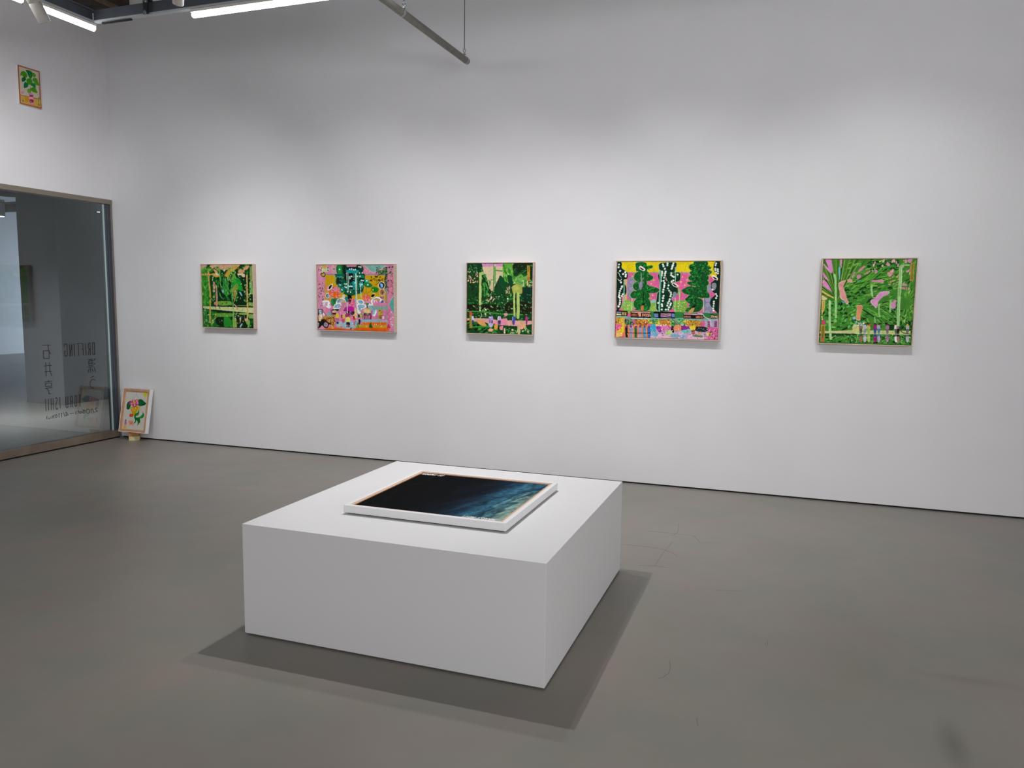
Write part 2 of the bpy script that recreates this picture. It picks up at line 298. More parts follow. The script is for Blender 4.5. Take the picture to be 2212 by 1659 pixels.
# ---------------------------------------------------------------- plinth and its picture
pl=thing('plinth',(5.053,-2.776,0),'low white square plinth on the concrete floor, holding a dark framed picture','plinth')
X0,X1,Y0,Y1,PH=4.355,5.752,-3.488,-2.063,.505
MB().box(X0,X1,Y0,Y1,.007,PH,.0015).obj('body',PLW,pl)
MB().box(X0+.02,X1-.02,Y0+.02,Y1-.02,0,.008).obj('recessed_foot',BLACK,pl)
def lins(c): return np.where(c<=.04045,c/12.92,((c+.055)/1.055)**2.4)
PM={}
def paint_mat(matte=False):
    if matte in PM: return PM[matte]
    m=bpy.data.materials.new('painted_colour'); m.use_nodes=True; nt=m.node_tree; b=nt.nodes['Principled BSDF']
    a=nt.nodes.new('ShaderNodeVertexColor'); a.layer_name='paint'; nt.links.new(a.outputs[0],b.inputs['Base Color'])
    b.inputs['Roughness'].default_value=.55; b.inputs['Specular IOR Level'].default_value=.12
    n=nt.nodes.new('ShaderNodeTexNoise'); n.inputs['Scale'].default_value=120; tc=nt.nodes.new('ShaderNodeTexCoord'); nt.links.new(tc.outputs['Object'],n.inputs['Vector'])
    bp=nt.nodes.new('ShaderNodeBump'); bp.inputs['Strength'].default_value=.08; bp.inputs['Distance'].default_value=.002; nt.links.new(n.outputs['Fac'],bp.inputs['Height']); nt.links.new(bp.outputs[0],b.inputs['Normal'])
    if matte: b.inputs['Specular IOR Level'].default_value=.03; b.inputs['Roughness'].default_value=.8
    PM[matte]=m; return m
def painted(name,im,o0,ux,uy,parent,label=None,gain=1.0,thick=.012,matte=False):
    """canvas mesh: colour per vertex. o0 top-left corner, ux/uy spans to the right / down; body behind it"""
    ny,nx=im.shape[:2]; o0,ux,uy=map(np.array,(o0,ux,uy)); nrm=np.cross(ux,uy); nrm=nrm/np.linalg.norm(nrm)  # points backwards
    U,V=np.meshgrid(np.linspace(0,1,nx),np.linspace(0,1,ny)); P=o0+U[...,None]*ux+V[...,None]*uy
    co=P.reshape(-1,3); idx=np.arange(nx*ny).reshape(ny,nx)
    q=np.stack([idx[:-1,:-1],idx[1:,:-1],idx[1:,1:],idx[:-1,1:]],-1).reshape(-1,4)
    bc=np.array([o0,o0+uy,o0+ux+uy,o0+ux])+nrm*thick; n0=len(co); co=np.vstack([co,bc])
    c=[idx[0,0],idx[-1,0],idx[-1,-1],idx[0,-1]]; ex=[(c[0],n0,n0+1,c[1]),(c[1],n0+1,n0+2,c[2]),(c[2],n0+2,n0+3,c[3]),(c[3],n0+3,n0,c[0]),(n0,n0+3,n0+2,n0+1)]
    q=np.vstack([q,np.array(ex)])
    me=bpy.data.meshes.new(name); me.vertices.add(len(co)); me.vertices.foreach_set('co',co.astype(np.float32).ravel())
    me.loops.add(len(q)*4); me.loops.foreach_set('vertex_index',q.astype(np.int32).ravel()); me.polygons.add(len(q)); me.polygons.foreach_set('loop_start',np.arange(0,len(q)*4,4,dtype=np.int32))
    me.update(calc_edges=True); me.validate()
    at=me.color_attributes.new('paint','FLOAT_COLOR','POINT'); C=np.ones((len(co),4),np.float32); C[:nx*ny,:3]=lins(np.clip(im,0,1)).reshape(-1,3)*gain; C[nx*ny:,:3]=.6
    at.data.foreach_set('color',C.ravel()); me.materials.append(paint_mat(matte))
    ob=bpy.data.objects.new(name,me); COL.objects.link(ob); ob.parent=parent; ob.matrix_parent_inverse=pinv(parent)
    if label: ob['label']=label
    return ob
def rails(parent,o0,ux,uy,face,depth,m,name='frame_rail',back=0.0,bev=.0008):
    """four mitred frame rails round the rectangle; depth goes backwards from the front plane (+back offset)"""
    o0,ux,uy=Vector(o0),Vector(ux),Vector(uy); a=ux.normalized(); b=uy.normalized(); n=a.cross(b)
    out=[o0,o0+ux,o0+ux+uy,o0+uy]; inn=[o0+a*face+b*face,o0+ux-a*face+b*face,o0+ux+uy-a*face-b*face,o0+uy+a*face-b*face]
    for i in range(4):
        k=(i+1)%4; mb=MB(); F=[out[i],out[k],inn[k],inn[i]]
        A=[mb.bm.verts.new(p+n*back) for p in F]; B=[mb.bm.verts.new(p+n*(back+depth)) for p in F]
        mb.bm.faces.new(A); mb.bm.faces.new(B[::-1])
        for t in range(4): mb.bm.faces.new((A[t],B[t],B[(t+1)%4],A[(t+1)%4]))
        mb.obj(name,m,parent)
ART={
'p1':{'bg':'0f3a16','ops':[('f',1,150,['1c6e20','2f8a2a','14561c','0b2611','3c8e30'],[0,0,997,990],58.0,21.3,60,50),('p','2b7d22',[2,47,160,32,132,656,-7,657]),('f',2,60,['1f8a12','3fa028','156a14','58a838'],[1,55,123,648],38.6,17.4,70,30),('f',3,30,['6aa53a','3f8f2a','8fb04a','2c7a24'],[9,16,379,126],43.5,21.3,20,60),('P','c9939a',[0,0,93,0,121,20,42,39,7,39]),('P','d0a287',[191,5,444,2,461,41,401,80,326,33,217,56]),('P','cf9d80',[444,2,752,2,702,42,557,57,478,88,423,33]),('P','0b2a14',[331,290,807,259,878,182,990,228,1001,650,644,644,315,575]),('P','0a1f0f',[699,111,877,197,880,337,767,290,685,189]),('P','083318',[723,205,876,228,878,399,810,399,740,244]),('f',4,70,['1d7a2a','2f8f2f','0f4f1c','4aa244'],[200,181,726,557],58.0,15.5,110,30),('P','2a8a34',[461,220,525,290,538,416,613,290,665,205,760,236,793,353,795,415,714,392,660,322,595,447,457,479,403,400,428,290]),('P','189a2a',[594,275,685,205,760,244,794,337,800,411,714,392,660,314,590,353]),('P','7d9a3e',[547,432,619,353,680,302,717,321,703,415,658,557,627,581,625,431,557,432]),('P','a08a40',[627,400,661,392,649,526,629,542]),('f',5,30,['6fae46','8cc060','4f9a3a'],[499,57,663,259],58.0,15.5,120,15),('P','63a040',[586,243,619,166,675,104,656,197,615,251]),('P','1f6e24',[-42,737,265,759,291,991,2,995]),('f',6,110,['0c2812','1d7426','3b9034','0f4f1a','62a448'],[-23,761,997,990],48.3,19.3,70,40),('P','0a2410',[280,839,439,829,411,974,293,959,257,903]),('P','0b2712',[695,779,880,777,871,984,724,994,662,875]),('P','238a2a',[429,829,527,836,579,956,430,990]),('P','6ea63c',[314,583,550,577,587,605,566,637,350,646]),('P','5d9a34',[244,775,569,768,576,820,300,830,233,799]),('P','8aa850',[735,762,1006,752,1005,784,744,786]),('P','77a445',[702,640,1002,642,1000,669,730,675]),('P','7cab4c',[917,587,1004,587,1006,642,915,635]),('P','80b050',[914,777,1006,776,1003,839,916,832]),('P','14200f',[301,650,1001,654,1000,673,593,676,309,670]),('p','c9cf94',[15,664,603,672,1005,672,1002,760,639,739,169,713,15,698]),('P','0d2812',[169,715,600,741,579,764,265,751]),('P','0d1f10',[910,757,1004,762,1004,776,919,773]),('s','d6ddaa',6.8,[15,668,603,673,1005,673]),('s','9dbb6a',25.1,[965,43,966,228,978,399,976,556]),('P','7f9a48',[955,43,1003,43,999,244,952,228]),('P','6fae50',[941,259,1002,399,999,469,943,446]),('P','0c2812',[956,469,1013,477,1009,579,937,579]),('f',7,26,['7fb850','a9cf80','c9d8a0'],[815,290,973,634],25.1,13.5,80,30),('P','d89a52',[16,141,124,133,146,106,163,141,222,143,339,150,351,189,277,196,221,165,162,165,14,168]),('P','c9a238',[212,138,339,143,361,181,297,196,259,173]),('S','cfa25e',32.8,[143,126,142,243,151,338,159,401]),('S','b9a94c',27.1,[160,385,164,496,158,639,146,800,137,921]),('s','d0a845',11.6,[161,679,149,921]),('P','dba078',[236,67,303,95,325,126,300,149,263,110]),('P','d6cfb0',[291,126,358,150,318,173,280,157]),('P','c59a3c',[464,165,516,103,606,49,704,11,751,23,652,88,544,127,522,181,473,181]),('P','d2a028',[474,165,553,134,541,173,492,189]),('P','b98a2a',[545,96,596,49,634,57,603,96]),('P','e0e0c8',[420,80,479,72,467,103,448,107,439,91]),('P','d79a74',[739,81,778,65,815,81,856,35,942,12,912,66,853,89,842,127,727,127]),('P','dfc9a2',[717,139,841,143,848,197,801,189,773,166,725,166]),('P','c8937c',[223,290,244,267,262,290,255,377,237,385,224,361]),('S','bf8f80',29.0,[285,322,294,417,292,535,289,647]),('P','c98d70',[235,599,304,591,306,638,252,643]),('e','e3b6a0',[239,417],21.3,21.3,0),('e','b05a50',[239,417],8.7,8.7,0),('e','d6a070',[234,510],19.3,19.3,0),('e','b07a48',[234,510],7.7,7.7,0),('S','cfae64',27.1,[893,166,891,321,888,478,891,635,889,753,878,864]),('s','7cb862',19.3,[606,427,611,557,607,692]),('s','7cb862',23.2,[611,748,605,875,602,996]),('P','8fa84a',[624,835,662,875,670,995,612,995]),('s','7cc060',15.5,[368,56,365,204,378,322,402,416]),('s','5aa84a',13.5,[470,243,504,337,539,400]),('P','86c4cc',[732,431,761,427,792,478,777,494,750,454]),('P','86bcc4',[402,416,432,400,430,440,410,448]),('P','9cc8cc',[725,978,766,929,785,937,744,990]),('s','c99a90',21.3,[635,628,672,660,685,699]),('s','d8b0a0',11.6,[656,787,687,755]),('s','6b5a50',9.7,[255,671,269,687]),('s','5a4a48',15.5,[340,654,347,694]),('s','9a8a70',5.8,[610,724,699,703]),('s','9a8a70',5.8,[248,719,289,686]),('s','8a7a60',5.8,[776,730,802,691]),('e','5f9a70',[49,728],21.3,21.3,0),('s','6aa86a',9.7,[33,744,25,946]),('s','6aa86a',9.7,[73,744,63,897]),('s','6aa848',13.5,[62,433,59,560,49,720]),('P','e2b8a0',[731,842,761,834,749,890,737,922]),('P','dca888',[828,849,896,848,885,888,836,889]),('P','7fb050',[846,889,924,872,921,952,882,952]),('s','bcae60',13.5,[190,936,229,871,265,843]),('d','d8dcb8',7.7,[137,921,156,928,677,565,645,815,580,173,827,236,968,306]),('f',170,90,['7fb858','a8cf78','4f9a3c','c8d890'],[208,40,976,556],25.1,8.7,70,50),('f',171,70,['06180c','0a2410'],[159,204,973,634],21.3,8.7,80,50),('f',172,60,['5aa040','8cc060','2f8a2c'],[6,55,152,655],29.0,9.7,80,25),('f',173,60,['8ab860','c8d8a0','d8c8a0'],[26,777,987,983],17.4,7.7,60,60),('f',174,40,['d8a070','c8b070','8fae58'],[191,9,729,88],25.1,9.7,30,50)]},
'p2':{'bg':'d884a8','ops':[('P','d98fae',[-1,-5,135,-4,98,462,118,995,-22,999]),('p','8f8a94',[97,134,905,141,904,155,97,152]),('p','9a8c96',[901,149,918,156,920,997,899,997]),('p','d0a412',[111,154,901,157,900,525,97,536]),('p','c9a060',[92,396,287,394,313,566,125,585]),('p','d98a70',[92,313,202,313,193,395,90,412]),('p','d8984e',[93,371,150,371,150,412,99,412]),('P','7fb6ac',[622,5,898,6,836,69,760,109,733,117,698,85,671,53]),('s','e8c8cc',4.9,[622,9,671,57,698,89,733,119,760,111,836,71,895,10]),('P','cf9fae',[192,12,264,12,255,125,198,125]),('f',11,26,['d8b070','e0a8a0','c0a098','eab0b8'],[13,3,262,133],15.4,8.4,30,80),('f',12,14,['e6a0a0','e8b8a8'],[629,53,691,133],14.0,5.6,40,50),('P','d0d0b0',[49,28,149,36,155,93,97,109,83,134,55,85]),('P','d0b020',[74,12,128,12,106,52,81,44]),('P','5a3a40',[50,125,108,125,111,166,85,187,57,166]),('P','d8b030',[61,134,101,134,93,166,68,162]),('d','24342c',7.7,[63,44,145,44,55,73,148,81,68,134,90,113,26,72,227,61]),('f',13,26,['3a4a3c','5a5a48','7a6a50'],[7,273,88,627],16.8,7.7,60,50),('P','0f6a3c',[264,12,391,8,383,133,276,141]),('P','0a3f28',[342,12,391,12,383,133,347,133]),('P','1f9040',[278,20,320,20,326,133,283,125]),('P','062018',[356,20,388,20,383,133,354,133]),('P','085a48',[241,133,319,150,375,149,389,182,304,190,254,190]),('P','129a94',[261,174,347,170,318,194,275,194]),('P','0a4a30',[383,133,615,125,620,278,598,407,499,457,414,474,344,410,274,280,375,174]),('P','063c2a',[525,5,601,21,615,77,580,133,608,109,593,141,530,157]),('P','0c4a34',[384,37,546,29,573,77,531,125,418,125,383,85]),('P','03201c',[391,41,546,37,552,69,419,81]),('P','16a0a0',[390,81,545,81,531,125,474,133,418,125]),('P','1a8a5c',[530,149,614,157,617,197,579,213,530,206]),('P','0f7a5a',[530,157,600,169,593,209,537,210]),('P','0a2e1c',[261,198,318,194,339,231,317,288,259,296]),('P','03150f',[558,205,628,213,627,294,599,278]),('P','16a09a',[628,213,676,229,683,269,648,281,627,253]),('P','16a09a',[550,254,599,262,613,318,585,367,564,359,571,310]),('P','1c7a3c',[620,270,704,277,725,325,669,342,627,318]),('P','0c6a48',[530,238,561,262,564,343,542,359,525,311]),('P','05120e',[376,141,503,133,508,246,431,263,374,230]),('P','18a4a8',[416,295,459,270,486,327,500,376,479,408,458,376,444,360,415,409,408,344]),('P','041410',[427,287,480,295,472,368,447,356,426,376]),('P','12a0a0',[466,254,508,254,514,343,486,327]),('P','0f7a78',[274,288,338,296,330,328,287,337]),('P','11806e',[312,345,359,352,351,410,322,426,308,394]),('P','0c5a38',[344,393,500,376,506,449,414,458,357,442]),('P','041810',[401,376,458,384,450,425,408,417]),('P','0f8a7a',[357,491,456,482,442,531,406,573,385,548]),('P','04120c',[407,458,457,474,449,556,427,589,413,540]),('f',14,40,['0a5a44','0f7a6a','052018','1d9a8a','2c9a4a'],[290,166,598,448],25.2,11.2,60,70),('p','8ed4c0',[390,125,398,125,408,409,399,409]),('p','d8f0e4',[410,125,417,125,419,409,413,409]),('s','3aa898',8.4,[481,133,484,198]),('p','a8dccc',[499,125,524,125,527,702,511,555]),('s','e8f4ea',3.5,[527,149,526,620]),('s','b8e0d0',11.2,[574,343,580,489]),('s','5aa88a',9.8,[244,166,245,280]),('d','e6fbf2',9.1,[436,65,461,62,489,73,510,70,556,29,579,33,562,121,597,121,537,173,569,172,370,287,391,287,430,327,448,327,464,327,435,182,460,173,586,233,607,236,568,292,592,294,574,318,668,300,408,409,443,413,306,304,330,377,655,241,302,69,369,334,387,340,435,204,501,270]),('P','2c8a20',[717,341,766,329,808,357,794,405,752,414,717,390]),('P','128018',[738,353,787,357,780,393,745,394]),('e','b8f0a8',[737,373],8.4,8.4,0),('s','4a3a10',3.5,[651,350,653,431]),('s','4a3a10',3.5,[605,407,633,439]),('s','4a3a10',3.5,[661,431,717,382]),('P','e06a4a',[150,420,201,345,252,329,301,369,307,443,285,500,235,518,192,493]),('P','e07aa0',[194,378,230,333,280,345,301,394,200,411]),('P','e8660a',[222,411,286,418,278,501,228,501]),('S','b02820',7.0,[216,345,196,419,210,501]),('S','b02820',7.0,[284,353,297,427,274,501]),('d','f8b0b8',6.3,[150,424,204,370,197,403,200,436,206,469,210,501,222,370,252,345,287,369,290,402,292,435,286,468,271,497,304,418,300,459,240,394,256,493,185,461]),('P','e86a50',[601,472,640,443,682,455,703,495,695,552,660,577,625,553,604,521]),('P','f090a8',[625,521,696,511,681,569,639,569]),('f',15,30,['f4a8b0','c83428','f07048','f8c0b0'],[608,456,695,568],12.6,6.3,90,30),('P','5a8a58',[815,101,905,53,918,133,863,141,808,141]),('f',16,70,['12281a','2f5a34','1c3a22','8ac080','0a140c'],[768,29,993,148],21.0,6.3,20,70),('s','1a2418',6.3,[697,245,732,213,774,197,801,157,843,141,857,125]),('f',17,18,['141c12','1a2a18'],[698,165,849,244],18.2,7.0,60,70),('s','3a3416',5.6,[770,301,808,269,836,228,870,204]),('s','1a2414',5.6,[856,212,863,268]),('f',18,70,['2a3a28','3a5a3a','6a5a28','14201a'],[884,149,918,388],15.4,8.4,90,40),('f',19,60,['2a3a28','b07a48','3a2a28','7a6a28'],[918,133,993,435],12.6,6.3,80,60),('P','70a0a0',[890,356,918,364,911,404,894,396]),('e','efe6c8',[846,308],44.8,46.2,0),('e','0c1a4a',[846,308],36.4,37.8,0),('P','8fc0dc',[829,276,863,292,856,340,835,324]),('P','5a9ac0',[822,325,842,340,835,353]),('e','e4cf90',[852,409],37.8,40.6,0),('e','b87a60',[852,409],29.4,32.2,0),('s','2a3a20',7.0,[849,381,852,445]),('s','20140c',5.6,[852,421,873,404]),('p','e8d8c8',[820,465,878,465,878,511,819,511]),('p','7a1c24',[824,471,874,470,873,506,824,506]),('s','f0c0b8',5.6,[835,481,866,481]),('s','f0c0b8',5.6,[849,495,866,495]),('e','efe6e0',[850,559],29.4,30.8,0),('e','7a80c0',[850,559],23.8,25.2,0),('s','141c50',6.3,[838,574,866,537]),('e','e8ecec',[136,469],25.2,28.0,0),('e','16284a',[136,471],18.2,21.0,0),('P','80b8d0',[135,453,152,469,141,490,130,486]),('P','f0ece4',[139,379,151,329,195,288,209,296,194,362,157,387]),('P','080a08',[151,358,166,321,191,301,198,313,180,354,161,370]),('P','f0e8d8',[706,487,731,438,762,438,752,478,724,495]),('P','0c0c0a',[710,479,724,446,759,446,741,482]),('P','e8ddc0',[336,459,361,450,371,491,357,508,328,500]),('P','b08848',[887,452,907,444,914,678,900,662,893,533]),('P','2a8a4a',[191,518,271,513,262,583,240,625,197,626,183,584]),('P','1a6a34',[213,526,256,534,248,583,219,592]),('P','f2f0f2',[64,561,97,540,155,552,168,585,161,610,182,642,153,668,117,644,95,611,74,603]),('P','d8a8c0',[100,577,132,573,131,627,110,619]),('f',20,10,['8ab0c0','f0f0f4'],[82,561,175,651],15.4,7.0,40,70),('P','f4f6f4',[248,575,270,525,314,500,357,508,370,549,313,566,284,591,255,600]),('P','8ab8c8',[263,569,279,533,310,515,341,520,351,549,310,562,289,580,268,586]),('P','f4f6f4',[214,650,226,609,262,587,313,582,319,624,290,674,225,675]),('P','8ab8c8',[228,644,237,614,263,599,299,595,304,625,283,661,236,662]),('p','d8b888',[313,525,370,540,377,581,341,582,306,558]),('S','fafafa',6.3,[328,500,364,516,377,565]),('P','f4f6f4',[527,538,555,521,597,529,625,569,597,594,540,587]),('P','8ab8c8',[540,543,560,531,591,537,611,566,590,584,550,578]),('P','f4f6f4',[523,604,554,587,625,594,646,626,617,659,582,668,539,718,526,653]),('P','8ab8c8',[538,613,561,601,611,606,626,630,606,654,580,660,550,696,540,649]),('P','f4f6f4',[660,610,702,589,758,600,779,656,778,713,757,771,729,764,722,698,695,658,667,642]),('P','8ab8c8',[678,627,708,611,749,619,763,660,763,701,748,743,728,737,723,690,703,661,683,650]),('S','f8f8f8',18.2,[723,584,716,544,744,511,793,490,835,518,828,542]),('S','7ab0c0',8.4,[730,527,758,507,793,502,821,522]),('S','f4f4f4',5.6,[758,575,751,551,772,535,789,575]),('f',21,46,['f6f8f8','5a98b0','a8ccd8'],[527,530,778,763],14.0,4.9,30,80),('p','2a7a3a',[646,577,681,577,667,667,656,667]),('P','80aaa0',[723,617,904,614,903,695,890,663,834,680,737,665]),('P','5aa89c',[938,589,973,500,1000,467,1000,701,972,677,952,629]),('s','e8b8c8',4.2,[938,589,973,501,997,463]),('P','d884a8',[751,576,897,573,897,614,751,616]),('P','80b0a8',[129,760,181,709,194,775,143,785]),('P','a04a98',[174,684,196,692,194,767,177,734]),('P','a86aa0',[695,674,730,665,722,764,701,781]),('P','90b8d0',[688,658,730,674,694,699]),('f',22,40,['e0507a','f080a0','d83060'],[413,515,505,620],15.4,7.7,45,80),('P','c0209a',[347,689,383,639,469,633,493,695,475,711,411,704,368,705]),('P','8a1468',[347,697,369,647,376,697]),('P','101014',[379,713,425,704,421,745,389,754]),('P','202428',[443,716,490,711,482,752,446,753]),('s','c8d0d4',9.8,[399,573,398,746]),('P','b8d0cc',[382,713,404,713,403,754]),('p','0a0806',[196,677,283,675,286,699,195,700]),('p','0a0806',[195,734,253,732,245,757,202,758]),('P','d8c080',[203,700,232,695,268,707,202,725]),('p','c08a48',[195,758,252,757,245,799,187,800]),('P','d8b070',[617,668,695,662,701,731,613,737]),('P','e8c890',[624,680,688,674,687,715,624,717]),('p','1c0c14',[613,733,701,731,705,752,613,754]),('s','b0a030',7.0,[638,743,680,742]),('p','7a1c4a',[601,758,712,756,711,821,601,824]),('s','f0d8e4',6.3,[613,770,610,814]),('s','b05080',6.3,[627,770,624,814]),('s','f4e8ee',6.3,[641,770,638,813]),('s','d890b0',6.3,[655,769,652,813]),('s','e8c0d4',6.3,[669,769,666,813]),('s','f0e0e8',6.3,[683,769,680,812]),('s','c03060',6.3,[697,768,694,812]),('p','c0a828',[808,668,855,670,848,810,804,807]),('f',23,26,['5a4a08','f0e070','807010'],[812,676,851,806],15.4,5.6,30,30),('p','b03a78',[846,757,893,756,889,821,842,818]),('p','f4c8dc',[849,769,879,764,879,813,846,814]),('p','e078a8',[869,720,903,683,910,703,889,752]),('s','6a5a50',4.2,[847,598,847,663]),('p','c8843a',[0,796,223,800,221,908,-2,914]),('p','c09a50',[100,781,194,779,223,808,99,802]),('p','4a2010',[143,810,223,804,228,916,141,919]),('f',24,34,['7a3210','d89a40','3a1408','b86a28'],[4,796,228,908],18.2,8.4,30,70),('p','2a1a1c',[7,679,61,678,67,778,4,779]),('p','b8e0ec',[17,691,54,688,53,749,18,750]),('s','3a8aa8',5.6,[23,745,46,703]),('p','e0f0f4',[72,719,103,777,72,778]),('s','5a3428',5.6,[61,682,114,781]),('P','e4dcc8',[18,762,60,761,58,837,65,879,50,879,36,829,30,955,19,956,18,838]),('P','f4ecc8',[52,879,76,874,64,912]),('e','141214',[108,919],40.6,43.4,0),('e','a8a0b8',[108,919],26.6,29.4,0),('e','605a78',[108,919],8.4,8.4,0),('P','141214',[1,872,39,879,45,938,19,972,-1,973]),('P','a8a0b8',[2,889,17,905,8,956,-1,956]),('p','141214',[44,837,91,836,75,937,42,938]),('P','9cc0d4',[244,841,309,864,352,830,452,852,524,834,537,892,537,958,451,985,365,963,278,957,250,907]),('p','dc5c0a',[103,970,249,958,307,973,451,985,501,1001,903,993,903,1003,103,1000]),('P','d86a20',[523,950,896,948,896,999,515,1000]),('p','e06410',[587,866,900,858,896,907,622,914]),('p','c89820',[537,908,903,907,903,948,523,950]),('p','e05c08',[537,958,896,953,899,997,515,1000]),('P','8ab4c8',[577,825,896,825,896,854,595,861]),('P','b8a8c8',[834,827,903,825,903,850]),('d','e8d070',4.9,[609,869,637,873,665,868,693,871,728,867,757,871,792,865,827,868,861,864]),('P','e0cc40',[245,749,281,748,284,815,248,816]),('P','d86aa0',[248,816,284,815,280,865,251,866]),('P','1a2440',[251,874,280,873,276,903,254,899]),('P','b01424',[310,773,332,764,338,805,320,814]),('P','e8b860',[331,772,368,755,360,813,338,830]),('P','c84860',[323,831,360,826,355,880,330,880]),('P','e8d860',[378,813,410,779,435,820,423,878,402,887,381,862]),('P','a02a60',[368,755,425,737,439,778,381,796]),('P','101830',[384,879,431,878,423,945,408,945,405,895,398,945,387,946]),('P','c01828',[467,786,503,777,506,826,474,827]),('P','e8c040',[475,761,510,760,503,793]),('P','d080a0',[470,835,502,843,494,918,477,918]),('P','0a1030',[539,735,564,751,556,792,538,792]),('P','f4f0e8',[532,702,575,709,567,751,539,743]),('P','10142c',[545,825,566,833,562,899,548,900]),('P','a8b850',[560,734,589,734,588,800,567,800]),('P','e0c890',[493,670,518,669,524,801,496,802]),('P','2a9a30',[531,867,548,916,551,949,512,950]),('P','1c5a24',[704,863,714,912,732,944,679,946]),('P','d8304c',[931,882,945,914,955,946,906,948]),('P','e8a848',[193,825,222,841,220,967,176,976,185,901]),('f',25,26,['7a2c08','e8a840','3a1404'],[171,834,227,975],16.8,6.3,80,30),('P','c8a060',[146,835,168,834,171,884,152,885]),('S','e04468',6.3,[928,662,941,694,924,735,943,775,925,816,941,857,931,890]),('f',26,24,['c0a070','d88a50','b87a48'],[250,916,523,967],23.8,6.3,-35,15),('P','8a5a38',[433,957,451,952,458,985,429,986]),('f',27,14,['f0e4d0','d86a80','4a6a8a'],[616,886,875,932],11.2,6.3,90,20),('f',28,24,['e8e8ee','c0c4d0','7aa0b0'],[959,694,993,929],12.6,4.9,0,70),('f',29,20,['c06a80','e8a8b8'],[298,591,383,672],16.8,5.6,120,30),('f',180,60,['e8f0f0','101418','f0d8e0','7a3a5a'],[246,716,594,948],9.8,3.5,70,80),('f',181,60,['20443c','5ad0c0','d8fff0'],[262,133,612,456],8.4,3.5,60,80),('f',182,50,['b86a88','f0a8c0','c89ab0'],[9,175,85,794],14.0,4.2,80,30),('f',183,40,['3a2410','e8c080','7a4a20'],[4,788,228,958],9.8,3.5,30,80),('f',184,60,['f8f8ff','5a8aa0','2a5068'],[220,510,369,672],11.2,3.5,30,80),('f',185,40,['8a3a60','ffffff','3a6a80'],[519,604,785,779],9.8,3.5,60,80),('f',186,40,['e8a080','f0c0c8','884a60'],[310,748,537,941],8.4,3.5,80,60),('S','f8c0c8',3.5,[204,370,196,419,206,473]),('S','f8c0c8',3.5,[252,345,258,419,249,493])]},
